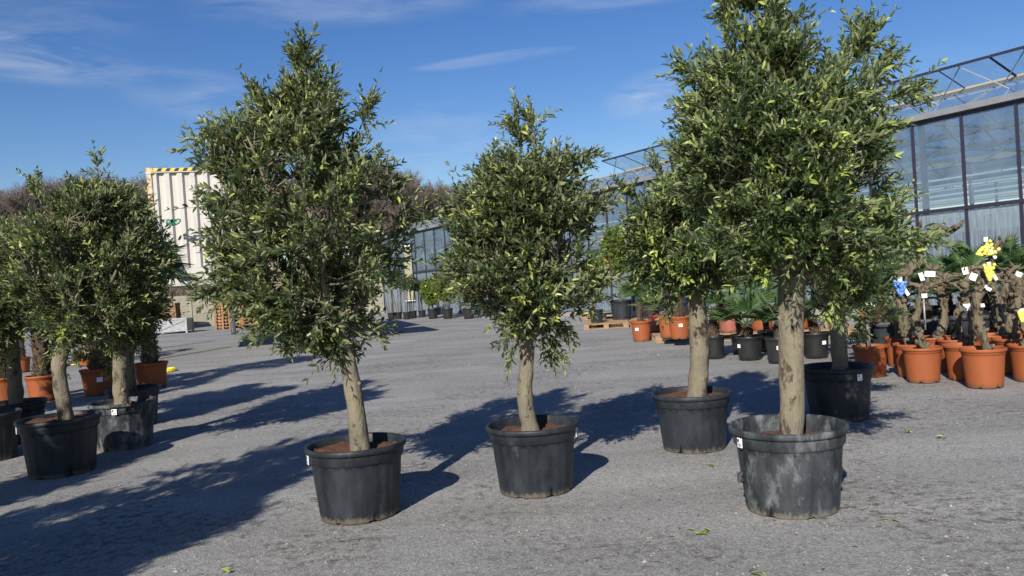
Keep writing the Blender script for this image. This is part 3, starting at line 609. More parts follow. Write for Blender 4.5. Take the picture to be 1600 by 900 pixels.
TP = [tub('palm in the big black tub behind the white sign', 1383, 562, .66, .58, 41), tub('palm in the black tub behind the curled old vine', 1448, 553, .62, .55, 42), tub('palm in the black tub behind the middle old vines', 1515, 546, .62, .55, 43),
      tub('palm in the black tub right of the yellow grapes', 1580, 540, .62, .55, 44), tub('palm in the farther tub left of the curled vine', 1412, 538, .62, .6, 45, 14), tub('palm in the farther tub between the vine heads', 1480, 533, .62, .6, 46, 14),
      tub('palm in the farther tub under the glass by the yellow grapes', 1545, 530, .62, .6, 47, 14), tub('palm in the tub at the right edge', 1612, 530, .62, .6, 48, 14)]
# ------------------------------------------------------------------ pallets
def pallet_mb(c, rz, mb=None, L=1.2, Wd=.8, z=0):
    mb = mb or MB(); cz, sz = math.cos(rz), math.sin(rz); ax = np.array([[cz, sz, 0], [-sz, cz, 0], [0, 0, 1]]); c = np.asarray(c, float)
    def bx(x, y, zz, a, b, h_): mb.box(c+ax.T@np.array([x, y, zz+z]), (a, b, h_), ax=ax)
    for y in (-Wd/2+.05, 0, Wd/2-.05):
        bx(0, y, .011, L, .1, .022)
        for x in (-L/2+.07, 0, L/2-.07): bx(x, y, .0612, .14, .1, .078)
    for x in (-L/2+.07, 0, L/2-.07): bx(x, 0, .1115, .14, Wd, .022)
    for i in range(5): bx(0, -Wd/2+.065+i*(Wd-.13)/4, .134, L, .12, .022)
    return mb
def pallet(label, px, py, rz, z=0, wm=None, group='wooden pallets under the pots', pos=None):
    b = np.array(pos) if pos is not None else G(px, py); b = np.array([b[0], b[1], z])
    o = pallet_mb(b, rz).build('wooden_pallet', wm or wood, origin=b); return tag(o, label, 'pallet', group)
pallet('pallet carrying the two orange palm pots', 1066, 531, R(-4))
p0 = G(948, 512)
pallet('pallet at the left end of the row of pallets by the big black pots', 0, 0, R(-8), pos=p0)
pallet('second pallet of the row, behind the small fan palm', 0, 0, R(-8), pos=p0+(1.25, .1, 0))
pallet('pallet behind the row, below the citrus tub', 0, 0, R(-6), pos=p0+(.1, 1.0, 0))
pallet('pallet behind the fluted red pot', 0, 0, R(-6), pos=p0+(1.4, 1.15, 0))
pallet('upper pallet of the low stack below the big black pots', 0, 0, R(-6), z=.147, pos=p0+(.15, 1.9, 0))
pq = G(1165, 529)
pallet('pallet with chunky blocks below the faded red pot', 0, 0, R(-20), pos=pq, group='pallets under the orange pots')
pallet('pallet behind the spreading fan palm', 0, 0, R(-20), pos=pq+(1.25, -.35, 0), group='pallets under the orange pots')
pallet('pallet behind the tallest olive trunk', 0, 0, R(-20), pos=pq+(2.4, -.8, 0), group='pallets under the orange pots')
pallet('pallet right of the tallest olive trunk', 0, 0, R(-20), pos=pq+(.4, 1.0, 0), group='pallets under the orange pots')
# orange pots on these pallets
def opot(label, pos, dia, H, m_, z, seed, plant=True):
    t = thing('orange_pot', label, 'plant pot', (pos[0], pos[1], z), 'big orange pots on the pallets behind')
    small_pot(t, dia/2, H, m_, seed, k=36)
    if plant:
        palm(t, (pos[0], pos[1], z+H*.85), .35, .09, 7, .32, .35, palmleaf, seed)
opot('faded pinkish red pot on a pallet left of the spreading fan palm', pq+(-.28, .1, 0), .50, .44, salmon, .147, 61)
for i, (dx, dy, lb) in enumerate([(.35, 0, 'orange pot on the pallet directly behind the spreading fan palm'), (1.0, -.25, 'orange pot on the pallet left of the tallest olive trunk'), (1.65, -.45, 'orange pot on the pallet behind the tallest olive trunk'),
                       (2.3, -.7, 'orange pot on the pallet right of the tallest olive trunk'), (-.2, 1.0, 'orange pot farther back beside the thick straight olive trunk'), (.6, .9, 'orange pot in the back row left of the tallest olive'), (1.4, .75, 'orange pot in the back row behind the tallest olive')]):
    opot(lb, pq+(dx, dy, 0), .50, .46, terra, .147, 62+i)
# ------------------------------------------------------------------ citrus and other bushes
def fruit(mb, p, r):
    th = np.linspace(0, math.pi, 7); mb.lathe([(r*math.sin(a)+1e-4, r*math.cos(a)) for a in th[::-1]], 10, p)
def bush(name, label, cat, pos, z0, dia, H, potm, cz, cr, ch, nspray, lm, seed, stem_r=.03, stems=1, fr=None, nfr=0, group=None, L=.07, tubm=None, potname=None):
    global rng
    t = thing(name, label, cat, (pos[0], pos[1], z0), group); c = wloc(t); small_pot(t, dia/2, H, potm, seed, k=32)
    rng = np.random.default_rng(seed); top = c+(0, 0, cz-ch*.45)
    tb = MB()
    for k in range(stems):
        o = rng.normal(size=3)*.05*(stems > 1); o[2] = 0; s_ = spline([c+(0, 0, H*.85)+o, (c+top)/2+o*1.4+rng.normal(size=3)*.02, top+o*2.5], 10)
        tb.tube(s_, np.linspace(stem_r*1.15, stem_r*.8, 10), 8, amp=.2)
    tb.build('stem', bark_dk, t, smooth=True)
    P = rng.normal(size=(nspray, 3)); P = norm(P)*(rng.random(nspray)**.4)[:, None]*np.array([cr*.85, cr*.85, ch*.43]); dirs = norm(P)
    P = P+c+(0, 0, cz)+rng.normal(size=(nspray, 3))*.03
    lv = MB(); br = MB()
    for p in P[::3]: br.tube([top, (top+p)/2+rng.normal(size=3)*.02, p], [.01, .007, .004], 4, cap=False)
    B = np.repeat(P, 4, 0); D = norm(np.repeat(dirs, 4, 0)*.8+np.array([0, 0, .3])+rng.normal(size=B.shape)*.5)
    twig_leaves(lv, br, B, D, .08+.07*rng.random(len(B)), npair=4, L=L, wr=.42, ang=55, young=.3)
    cn = lv.build('crown', lm, t); br.build('branches', bark_dk, t)
    for i in range(nfr):
        a = R(-90+rng.uniform(-85, 85)); e = rng.uniform(-.9, .5); p = c+(0, 0, cz)+np.array([math.cos(a)*cr*.92, math.sin(a)*cr*.92, e*ch*.45])
        f_ = MB(); fruit(f_, p, .034); f_.build('fruit', fr, t, smooth=True)
    return t
CG = 'citrus trees in big black pots'
pp = p0
bush('potted_citrus_tree', 'bright green citrus tree with small orange fruit, tall behind the small fan palm', 'citrus tree', pp+(.55, .9, 0), .147, .66, .55, blk, 1.95, .52, 1.6, 380, citrus, 71, .04, fr=orangef, nfr=12, group=CG)
bush('potted_citrus_tree', 'citrus tree with orange fruit half hidden behind the middle olive crown', 'citrus tree', pp+(-.25, .1, 0), .147, .40, .36, blk, 1.35, .45, 1.2, 200, citrus, 72, .03, fr=orangef, nfr=14, group=CG)
bush('potted_citrus_tree', 'dark leaved citrus with few oranges between fan palm and thick straight trunk', 'citrus tree', pp+(2.1, .5, 0), 0, .62, .55, blk, 1.75, .48, 1.1, 120, darkleaf, 73, .035, fr=orangef, nfr=9, group=CG)
bush('potted_citrus_tree', 'citrus tree in the big black pot right of the small fan palm', 'citrus tree', pp+(1.35, .9, 0), .147, .66, .55, blk, 1.7, .42, .9, 100, darkleaf, 74, .035, fr=orangef, nfr=3, group=CG)
# far row against the greenhouse
FG = 'shrubs in black pots along the far greenhouse wall'
bush('potted_lemon_bush', 'yellow-green lemon bush on the left of the pair by the far greenhouse wall', 'lemon bush', G(677, 498), 0, .47, .42, blk_new, 1.15, .50, 1.3, 330, citrus, 81, .035, fr=lemonf, nfr=3, group=FG)
bush('potted_lemon_bush', 'lemon bush with bright lemons, right of the pair by the far greenhouse wall', 'lemon bush', G(700, 498), 0, .47, .42, blk_new, 1.3, .62, 1.25, 380, citrus, 82, .035, fr=lemonf, nfr=5, group=FG)
bush('potted_lemon_bush', 'wide bush behind the lower left of the middle olive crown', 'lemon bush', G(733, 498), 0, .5, .42, blk_new, 1.3, .65, 1.3, 330, citrus, 83, .035, fr=lemonf, nfr=1, group=FG)
bush('standard_shrub', 'slim standard shrub with a small dark head near the greenhouse door', 'shrub', G(684, 492), 0, .34, .34, blk_new, 2.6, .26, .6, 30, darkleaf, 84, .018, group=FG)
for i, (x, y, lb) in enumerate([(612, 500, 'multi-stemmed shrub, leftmost in the far row of black pots'), (623, 499, 'second multi-stemmed shrub from the left in the far row'), (636, 499, 'multi-stemmed shrub just left of the greenhouse door'), (646, 497, 'thin stemmed shrub in front of the greenhouse door'), (660, 496, 'thin stemmed shrub right of the greenhouse door')]):
    bush('multi_stem_shrub', lb, 'shrub', G(x, y), 0, .35, .32, blk_new, 1.75-.08*i, .38, .9-.1*i, 60, darkleaf, 85+i, .017, stems=4, group=FG)

# ------------------------------------------------------------------ old vines
VG = 'old gnarled vines in orange pots'
def vine(label, px, py, dia, H, seed, path, arms, rad=.055, plantz=.9):
    b = G(px, py); d = b[1]; t = thing('potted_old_vine', label, 'vine', (b[0], b[1], 0), VG)
    small_pot(t, dia/2, H, terra, seed, k=56, ribs=26)
    random.seed(seed); mb = MB(); q = [np.array([b[0], b[1], H*.82])]+[W(x, y, d) for x, y in path]
    s_ = spline(q, 26); s_[1:] += np.array([[random.gauss(0, .008) for _ in range(3)] for _ in range(25)])
    mb.tube(s_, [rad*.68*(1.2-.25*math.sin(i*.9+seed)*.6+.25*(i > 20)) for i in range(26)], 14, amp=.7, fr=14)
    top = s_[-1]
    for pts in arms:
        a = [top if pts[0] is None else W(*pts[0], d)]+[W(x, y, d)+(0, random.uniform(-.12, .12), 0) for x, y in pts[1:]]
        n = 8*len(a); c_ = spline(a, n); mb.tube(c_, np.linspace(rad*.48, rad*.2, n)*(1+.25*np.sin(np.arange(n)*1.7)), 10, amp=.7, fr=18)
        for k in range(3):
            p = c_[random.randrange(n//2, n)]; v_ = np.array([random.gauss(0, 1), random.gauss(0, 1), random.uniform(0, 1)]); v_ = v_/np.linalg.norm(v_)*random.uniform(.05, .14)
            mb.tube([p, p+v_*.6, p+v_], [rad*.3, rad*.2, rad*.1], 6, amp=.4, fr=20)
    for k in range(22):                             # knots and bark flakes
        p = s_[random.randrange(3, 26)]; a = random.uniform(0, 6.28); o = np.array([math.cos(a), math.sin(a), random.uniform(-.3, .8)])*rad
        mb.tube([p+o*.4, p+o*1.1, p+o*1.35+(0, 0, .01)], [rad*.5, rad*.36, rad*.08], 7, amp=.6, fr=25)
    mb.build('trunk', vinebark, t, smooth=True); return t
vine('old vine foremost on the left of the vine group, in a clean orange pot', 1443, 596, .46, .42, 101, [(1442, 540), (1432, 500), (1440, 470), (1445, 450)], [[None, (1420, 440), (1408, 430)], [None, (1465, 440), (1490, 445)], [None, (1455, 425), (1470, 415)]])
vine('old vine with two yellow grape bunches, in the foremost orange pot', 1539, 604, .48, .44, 102, [(1545, 555), (1530, 510), (1528, 475), (1535, 440), (1545, 415)], [[None, (1550, 400), (1560, 385), (1565, 376)], [None, (1515, 420), (1500, 428)], [None, (1565, 440), (1590, 432)], [None, (1548, 385), (1556, 372)]], .06)
vine('tall old vine with a long curled arm reaching over its neighbours', 1427, 588, .44, .42, 103, [(1418, 530), (1412, 490), (1408, 450), (1420, 420), (1438, 405)], [[None, (1440, 385), (1446, 368), (1462, 355), (1483, 358), (1495, 352), (1508, 344)], [(1462, 358), (1475, 366), (1490, 362), (1497, 354)], [None, (1455, 420), (1475, 440)], [(1440, 372), (1432, 362), (1436, 354)]], .078)
vine('old vine with two white tags, just right of the curled vine', 1463, 575, .44, .42, 104, [(1470, 520), (1476, 480), (1468, 450), (1475, 432)], [[None, (1500, 430), (1518, 420)], [None, (1450, 432), (1440, 425)]], .06)
vine('old vine between the two foremost orange pots', 1495, 580, .44, .42, 105, [(1500, 530), (1498, 490), (1508, 460), (1505, 440)], [[None, (1520, 425), (1530, 432)], [None, (1485, 445), (1470, 440)]], .055)
vine('old vine in the orange pot at the left heel of the yellow grape vine', 1508, 592, .46, .42, 106, [(1515, 545), (1520, 510), (1512, 480), (1505, 465)], [[None, (1495, 450), (1485, 440)], [None, (1525, 455), (1540, 450)]], .045)
vine('thick old vine directly behind the yellow grape vine', 1549, 572, .44, .42, 107, [(1565, 520), (1562, 480), (1570, 455), (1575, 430)], [[None, (1590, 420), (1600, 415)], [None, (1555, 430), (1548, 440)]], .06)
vine('old vine in the orange pot at the right edge, front row', 1586, 583, .48, .44, 108, [(1585, 530), (1580, 500), (1590, 470), (1590, 440)], [[None, (1605, 430), (1620, 425)], [None, (1575, 430), (1562, 420)]], .065)
vine('old vine with a small yellow bunch cut by the right edge', 1612, 594, .46, .42, 109, [(1606, 540), (1600, 500), (1610, 460)], [[None, (1625, 450), (1640, 440)], [None, (1598, 448), (1592, 440)]], .055)
vine('old vine farther back left of the foremost pot', 1409, 572, .42, .40, 110, [(1405, 530), (1400, 500), (1402, 475)], [[None, (1395, 460), (1388, 452)], [None, (1412, 465), (1420, 455)]], .045)
vine('old vine in the back row behind the thick vine', 1568, 560, .42, .40, 111, [(1552, 505), (1555, 470), (1548, 445)], [[None, (1535, 430), (1525, 435)], [None, (1560, 432), (1570, 425)]], .05)
vine('old vine in the back row at the right edge', 1600, 563, .44, .42, 112, [(1597, 500), (1604, 470), (1600, 440)], [[None, (1590, 425), (1585, 418)], [None, (1612, 430), (1620, 420)]], .05)
# plastic grape bunches and tags hanging on the vines
def bunch(label, px, py, d, m_, wd, ht, seed, tilt=0, tip=None):
    p = W(px, py, d); rs = np.random.default_rng(seed); mb = MB(); t = thing('grape_bunch', label, 'grape bunch', p, 'plastic grape bunches on the vines')
    for i in range(60):
        v_ = rs.random(); r_ = (1-v_)**.7*wd/2; a = rs.random()*6.28; x = math.cos(a)*r_*.95; z = ht*(.5-v_)
        q = p+(x*math.cos(tilt)+z*math.sin(tilt), math.sin(a)*r_*.6, -x*math.sin(tilt)+z*math.cos(tilt)); fruit(mb, q, .019)
    mb.build('berries', m_, t, smooth=True)
    mb = MB(); mb.box(p+(.0+.0*ht, .0, ht*.55), (.05, .01, .05), rz=.3); mb.box(p+(wd*.45, .01, -ht*.2), (.035, .006, .12), ax=np.array([[math.cos(.5), 0, math.sin(.5)], [0, 1, 0], [-math.sin(.5), 0, math.cos(.5)]])); mb.build('tag', white, t)
dv = G(1539, 604)[1]
bunch('blue plastic grape bunch with a white tag on the leftmost vine', 1407, 450, 9.0, bluegr, .13, .16, 1)
bunch('large yellow plastic grape bunch at the top of the foremost vine', 1541, 391, dv-.12, yellowgr, .17, .22, 2, tilt=1.2)
bunch('yellow plastic grape bunch with white tag, below the larger yellow one', 1546, 426, dv-.15, yellowgr, .12, .17, 3)
bunch('small yellow plastic grape bunch by the right edge', 1597, 494, 9.3, yellowgr, .07, .11, 4)
def vtag(label, px, py, d, w_, h_, a):
    p = W(px, py, d); mb = MB(); ca, sa = math.cos(a), math.sin(a)
    n_ = 6; V = []; Q = []
    for i in range(n_+1):
        x = (i/n_-.5)*w_; y = .012*math.sin(i*1.1+a*3)
        for z in (-h_/2, h_/2): V += [p+(x*ca-z*sa, y, x*sa+z*ca), p+(x*ca-z*sa, y+.002, x*sa+z*ca)]
    for i in range(n_): b = i*4; Q += [(b, b+4, b+6, b+2), (b+1, b+3, b+7, b+5), (b, b+1, b+5, b+4), (b+2, b+6, b+7, b+3)]
    Q += [(0, 2, 3, 1), (n_*4, n_*4+1, n_*4+3, n_*4+2)]
    mb.add(V, quads=Q); tag(mb.build('plant_tag', white, origin=p), label, 'tag', 'white tags on the vines')
vtag('wide white tag at the head of the vine right of the curled one', 1453, 428, 8.9, .12, .06, -.1)
vtag('small crumpled white tag left of the wide white tag', 1441, 432, 8.9, .05, .09, .3)
vtag('upper left white tag at the head of the yellow grape vine', 1509, 423, dv-.15, .07, .08, .2)
vtag('folded white tag left of the lower yellow bunch', 1520, 432, dv-.16, .08, .08, -.5)
vtag('white strip hanging right of the yellow grape vine trunk', 1543, 450, dv-.1, .08, .035, -.7)
vtag('small white tag halfway up the yellow grape vine trunk', 1536, 477, dv-.14, .045, .04, .1)
vtag('small white tag at the right edge above the back vines', 1591, 428, 8.9, .07, .05, -.5)
def stake(label, px, py, topy, hx, hy, d, w_, h_, name='plant_sign'):
    b = W(px, py, d); tp = W(hx, topy, d); t = thing(name, label, 'sign', b, None)
    MB().tube([b, tp], .012, 8).build('stake', alu, t, smooth=True)
    MB().box(W(hx, hy, d)+(0, -.02, 0), (w_, .006, h_), ax=np.array([[.995, .1, 0.03], [-.1, .995, 0], [0, 0, 1]])).build('sign_board', white, t)
ws = G(1362, 588)
stake('square white sign on a metal stake in the orange pot left of the vines', 1357, 555, 470, 1353, 471, ws[1]-.02, .21, .16)
stake('small white sign on a pale stake behind the foremost left vine', 1446, 515, 465, 1443, 462, 9.9, .07, .05)
stake('triangular looking white sign on a stake between the vine trunks', 1510, 500, 475, 1509, 480, 9.9, .09, .08)
# shrub with woody stem in orange pot by the sign
t = bush('potted_shrub', 'leafy shrub with a crooked brown stem in an orange pot beside the white sign', 'shrub', G(1362, 588), 0, .44, .40, terra, 1.15, .26, .55, 26, darkleaf, 91, .028, L=.10)
# ------------------------------------------------------------------ greenhouse
P0 = np.array([9.05, 18.4]); AD = np.array([-.514, .858]); ND = np.array([.858, .514])
def gp(t, n, z):
    p = P0+AD*t+ND*n; return np.array([p[0], p[1], z-.0125*t])
gh = thing('greenhouse', 'long glass greenhouse with open roof vents behind the potted plants', 'greenhouse', gp(12, 0, 0)*(1, 1, 0))
T0, T1_ = -6.66, 31.08; NB = 34; ZG = 4.37; ZR = 2.38
ts = np.linspace(T0, T1_, NB+1)
for t_ in ts: MB().beam(gp(t_, -.02, .3), gp(t_, -.02, ZG-.02), .048, .05, up=(ND[0], ND[1], 0)).build('mullion', darkst, gh)
for t_ in ts[2::4]: MB().beam(gp(t_-.14, .11, 0), gp(t_-.14, .11, ZG), .10, .10, up=(ND[0], ND[1], 0)).build('column', alu, gh)
MB().beam(gp(T0, -.03, ZR), gp(T1_, -.03, ZR), .06, .07).build('rail', darkst, gh)
MB().beam(gp(T0, .02, 2.95), gp(T1_, .02, 2.95), .03, .03).build('wire', alu, gh)
gt = MB(); gt.beam(gp(T0, -.05, ZG+.07), gp(T1_+.1, -.05, ZG+.07), .20, .13); gt.beam(gp(T0, -.0, ZG-.04), gp(T1_+.1, -.0, ZG-.04), .10, .06, m=1); gt.build('gutter', [alu, darkst], gh)
MB().beam(gp(T0, .02, .12), gp(T1_, .02, .12), .12, .36).build('base_wall', concrete, gh)
for i in range(NB):
    a, b = ts[i]+.035, ts[i+1]-.035
    door = abs((a+b)/2-27.2) < 1.2
    MB().beam(gp(a, .0, (.3+ZR)/2), gp(b, .0, (.3+ZR)/2), .008, ZR-.36).build('glass_pane', gl_lo, gh)
    MB().beam(gp(a, .0, (ZR+ZG)/2), gp(b, .0, (ZR+ZG)/2), .008, ZG-ZR-.14).build('glass_pane', gl_up, gh)
# sliding door near the far end
dr = MB(); td = 26.9
for z_ in ((0, 3.25),):
    dr.beam(gp(td, -.12, 0.02), gp(td, -.12, 3.75), .09, .08); dr.beam(gp(td+1.05, -.12, .02), gp(td+1.05, -.12, 3.75), .09, .08)
    dr.beam(gp(td, -.12, 3.75), gp(td+1.05, -.12, 3.75), .08, .10); dr.beam(gp(td, -.12, 1.0), gp(td+1.05, -.12, 1.0), .06, .05)
dr = dr.build('door', white, gh); MB().beam(gp(td+.05, -.12, 2.35), gp(td+.95, -.12, 2.35), .01, 2.6).build('door_panel', mat('door_sheet', (.36, .34, .22), .6), dr)
# roof spans
SP = 3.2; NS = 11; RZ = .72
for s_ in range(NS):
    n0 = s_*SP; rf = MB()
    for (na, za, nb_, zb_) in ((n0+.05, ZG+.10, n0+SP/2, ZG+RZ), (n0+SP/2, ZG+RZ, n0+SP-.05, ZG+.10)):
        a, b, c, d = gp(T0, na, za), gp(T1_, na, za), gp(T1_, nb_, zb_), gp(T0, nb_, zb_)
        rf.add([a, b, c, d], quads=[(0, 1, 2, 3)])
    if s_ < 6: rf.build('roof_glass', gl_roof, gh)
    fr_ = MB(); fr_.beam(gp(T0, n0+SP/2, ZG+RZ+.02), gp(T1_, n0+SP/2, ZG+RZ+.02), .06, .06)
    if s_ < 3:
        for t_ in ts:
            fr_.beam(gp(t_, n0+.05, ZG+.12), gp(t_, n0+SP/2, ZG+RZ+.01), .018, .03); fr_.beam(gp(t_, n0+SP/2, ZG+RZ+.01), gp(t_, n0+SP-.05, ZG+.12), .018, .03)
    fr_.build('roof_frame', alu, gh)
    if s_: MB().beam(gp(T0, n0, ZG+.03), gp(T1_, n0, ZG+.03), .16, .14).build('valley_gutter', tan if s_ % 3 == 0 else alu, gh)
    if s_: MB().beam(gp(T0, n0, ZG-.75), gp(T1_, n0, ZG-.75), .05, .05).build('wire', white, gh)
# gable truss bars inside
for t_ in ts[2::4]:
    tr_ = MB(); t2 = t_-.14; Wt = 9.6
    tr_.beam(gp(t2, .1, ZG-.02), gp(t2, Wt, ZG-.02), .05, .06); tr_.beam(gp(t2, .1, ZG-.55), gp(t2, Wt, ZG-.55), .05, .05)
    for k in range(12):
        n1 = .1+k*.8; tr_.beam(gp(t2, n1, ZG-(.02 if k % 2 else .55)), gp(t2, n1+.8, ZG-(.55 if k % 2 else .02)), .03, .03)
    for n1 in (9.6, 19.2): tr_.beam(gp(t2, n1, 0), gp(t2, n1, ZG), .09, .09, up=(1, 0, 0))
    tr_.build('truss', alu, gh)
# open vents on the first slope, hinged at the ridge
for k in range(5):
    ta = 11.9-k*4.45; tb = ta-4.42; v0 = gp(0, 0, 0)
    hn, hz_ = SP/2-.02, ZG+RZ+.06; fn, fz_ = .55, ZG+RZ+.40
    vt = MB(); vt.beam(gp(ta, fn, fz_), gp(tb, fn, fz_), .05, .05); vt.beam(gp(ta, hn, hz_), gp(tb, hn, hz_), .05, .05, m=1)
    for j in range(5): tt = ta+(tb-ta)*j/4; vt.beam(gp(tt, fn, fz_), gp(tt, hn, hz_), .02, .02)
    vo = vt.build('roof_vent', [darkst, tan], gh)
    MB().add([gp(ta, fn, fz_-.01), gp(tb, fn, fz_-.01), gp(tb, hn, hz_-.01), gp(ta, hn, hz_-.01)], quads=[(0, 1, 2, 3)]).build('vent_glass', gl_roof, vo)
    ss = MB()
    for j in (.15, .5, .85):
        tt = ta+(tb-ta)*j; ss.beam(gp(tt, fn+.03, fz_-.03), gp(tt-.9, .85, ZG+.42), .022, .022); ss.beam(gp(tt, fn+.1, fz_-.03), gp(tt+.7, 1.0, ZG+.5), .018, .018)
    ss.build('vent_strut', alu, vo)
# inside: back wall, end walls, benches with plants
MB().beam(gp(T0, NS*SP, 2.2), gp(T1_, NS*SP, 2.2), .1, 4.4).build('back_wall', mat('far_wall', (.33, .37, .40), .7, (.26, .30, .33), scale=.8), gh)
for te in (T0, T1_):
    MB().beam(gp(te, 0.1, ZG/2), gp(te, NS*SP, ZG/2), .02, ZG, up=(0, 0, 1)).build('end_glass', gl_up, gh)
for k, n1 in enumerate((3.0, 7.0, 11.5, 17, 24)):
    bn = MB(); bn.beam(gp(T0+1, n1, .75), gp(T1_-1, n1, .75), 1.4, .05)
    for t_ in np.arange(T0+2, T1_-1, 3.0): bn.beam(gp(t_, n1, 0), gp(t_, n1, .73), .06, .06, up=(1, 0, 0))
    bn.build('bench', galv, gh)
rng = np.random.default_rng(5)
gpl = MB(); gbr = MB(); pts = []
for i in range(900):
    n1 = rng.choice([3.0, 7, 11.5, 17]); pts.append(gp(rng.uniform(T0+1, T1_-1), n1+rng.uniform(-.6, .6), .8+rng.random()*.55))
pts = np.array(pts); twig_leaves(gpl, gbr, np.repeat(pts, 3, 0), norm(rng.normal(size=(2700, 3))*.6+(0, 0, 1)), .25+.2*rng.random(2700), npair=4, L=.16, wr=.4, young=.1)
tag(gpl.build('greenhouse_plants', darkleaf), 'mass of green plants growing on the benches inside the greenhouse', 'plants', kind='stuff')
MB().beam(gp(-3, 1.2, 1.4), gp(2.2, 1.2, 1.4), .05, 1.0).build('tarpaulin', mat('blue_sheet', (.05, .10, .33), .6), gh)

# ------------------------------------------------------------------ container on its platform
c0 = W(240, 430, 21.5); LA = norm(np.array([.955, .297, 0])); LB = norm(np.array([-.297, .955, 0.])); up = np.array([0, 0, 1.])
zb = c0[2]-.02; cl, cd, chh = 3.0, 5.2, 2.78
ct = thing('shipping_container', 'white corrugated shipping container with hazard striped top edge, raised behind the olives', 'container', (c0[0], c0[1], zb))
def cpt(a, b, z): return np.array([c0[0], c0[1], zb])+LA*a+LB*b+up*z
def corr(a0, b0, a1, b1, z0_, z1_, pitch=.31, dep=.075):
    mb = MB(); A0 = cpt(a0, b0, 0); A1 = cpt(a1, b1, 0); d = A1-A0; L = np.linalg.norm(d); d /= L; n_ = np.cross(d, up); pts = []; x = 0
    while x < L-.01:
        for fx, fd in ((0, 0), (.36, 0), (.5, 1), (.86, 1)):
            if x+fx*pitch < L: pts.append((x+fx*pitch, fd*dep))
        x += pitch
    pts.append((L, 0)); V = []
    for (x, e) in pts: p = A0+d*x-n_*e; V += [p+up*z0_, p+up*z1_]
    mb.add(V, quads=[(2*i, 2*i+2, 2*i+3, 2*i+1) for i in range(len(pts)-1)]); return mb
corr(.12, .03, cl-.12, .03, .16, chh-.12).build('front_wall', cwhite, ct); corr(cl-.03, .12, cl-.03, cd-.12, .16, chh-.12).build('side_wall', cwhite, ct)
corr(.03, cd-.12, .03, .12, .16, chh-.12, pitch=.5).build('side_wall', cwhite, ct); corr(cl-.12, cd-.03, .12, cd-.03, .16, chh-.12).build('back_wall', cwhite, ct)
fm = MB()
for a, b in ((.06, .06), (cl-.06, .06), (.06, cd-.06), (cl-.06, cd-.06)): fm.beam(cpt(a, b, 0), cpt(a, b, chh), .12, .12, up=(LA[0], LA[1], 0), m=int(a < 1))
for a, b, c, d in ((.12, .05, cl-.12, .05), (.12, cd-.05, cl-.12, cd-.05), (.05, .12, .05, cd-.12), (cl-.05, .12, cl-.05, cd-.12)):
    fm.beam(cpt(a, b, .08), cpt(c, d, .08), .1, .15); fm.beam(cpt(a, b, chh-.06), cpt(c, d, chh-.06), .1, .115)
fm.build('frame', [cwhite, rust], ct)
MB().box(cpt(cl/2, cd/2, chh-.03), (cl-.1, cd-.1, .03), ax=np.array([LA, LB, up])).build('roof', cwhite, ct)
hs = MB(); nS = 26
for i in range(nS):
    x = .14+(cl-.28)*i/nS; wd = (cl-.28)/nS
    a, b = cpt(x, -.006, chh-.085), cpt(x+wd, -.006, chh-.085); sh = LA*.05
    V = [a, b, b+up*.075+sh, a+up*.075+sh]; V2 = [v_-LB*.004 for v_ in V]
    hs.add(V+V2, quads=[(4, 5, 6, 7), (0, 3, 2, 1), (0, 1, 5, 4), (2, 3, 7, 6), (1, 2, 6, 5), (3, 0, 4, 7)], m=i % 2)
hs.build('hazard_stripe', [yel, blackp], ct)
for a in (.07, cl-.07): MB().box(cpt(a, .07, chh-.07), (.17, .17, .16), ax=np.array([LA, LB, up])).build('corner_casting', rust, ct)
# platform
pf = thing('steel_platform', 'pale steel beam platform on posts carrying the white container', 'platform', (c0[0], c0[1], 0)); pl = 5.9
pb = MB(); pb.box(cpt(pl/2-.1, 1.35, -.155), (pl, 2.8, .28), ax=np.array([LA, LB, up])); pb.build('deck', mat('cream_paint', (.48, .46, .40), .6, (.4, .38, .32), scale=3), pf)
pb = MB(); pb.box(cpt(cl/2, 4.1, -.155), (cl, 2.6, .28), ax=np.array([LA, LB, up])); pb.build('deck', darkst, pf)
for a, b in ((-.35, .3), (4.78, .2), (-1.0, 4.8), (4.5, 2.5)):
    p = cpt(a, b, 0); MB().box((p[0], p[1], (zb-.29)/2), (.13, .13, zb-.29), ax=np.array([LA, LB, up])).build('post', darkst, pf)
# lettering on the beam
txt = bpy.data.curves.new('lettering', 'FONT'); txt.body = 'OM'; txt.size = .27; txt.extrude = .003; to = bpy.data.objects.new('lettering', txt); S.collection.objects.link(to); txt.materials.append(blackp)
q = cpt(2.75, -.06, -.26)
dg = bpy.context.evaluated_depsgraph_get(); me = bpy.data.meshes.new_from_object(to.evaluated_get(dg)); bpy.data.objects.remove(to)
to = bpy.data.objects.new('lettering', me); S.collection.objects.link(to); to.parent = pf
q = cpt(2.75, -.062, -.25)-np.array(pf.location); to.matrix_local = Matrix(((LA[0], 0, -LB[0], q[0]), (LA[1], 0, -LB[1], q[1]), (0, 1, 0, q[2]), (0, 0, 0, 1)))
# green hose coils hung on the container
hp = W(252, 372, 21.2); hmb = MB(); pts = []
for i in range(150):
    t_ = i/149; pts.append(hp+np.array([-.25+.5*t_*.9+.09*math.cos(i*.85), -.05+.05*math.sin(i*.4), .15-1.0*t_+.09*math.sin(i*.85)]))
hmb.tube(pts, .022, 6)
pts = [hp+np.array([.32+.2*math.cos(i*.5)*(.4+.6*math.sin(i*.13)), .0, .38+.07*math.sin(i*.7)]) for i in range(50)]; hmb.tube(pts, .022, 6)
tag(hmb.build('garden_hose', grn, origin=hp), 'coiled dark green hose hanging on the white container', 'hose')
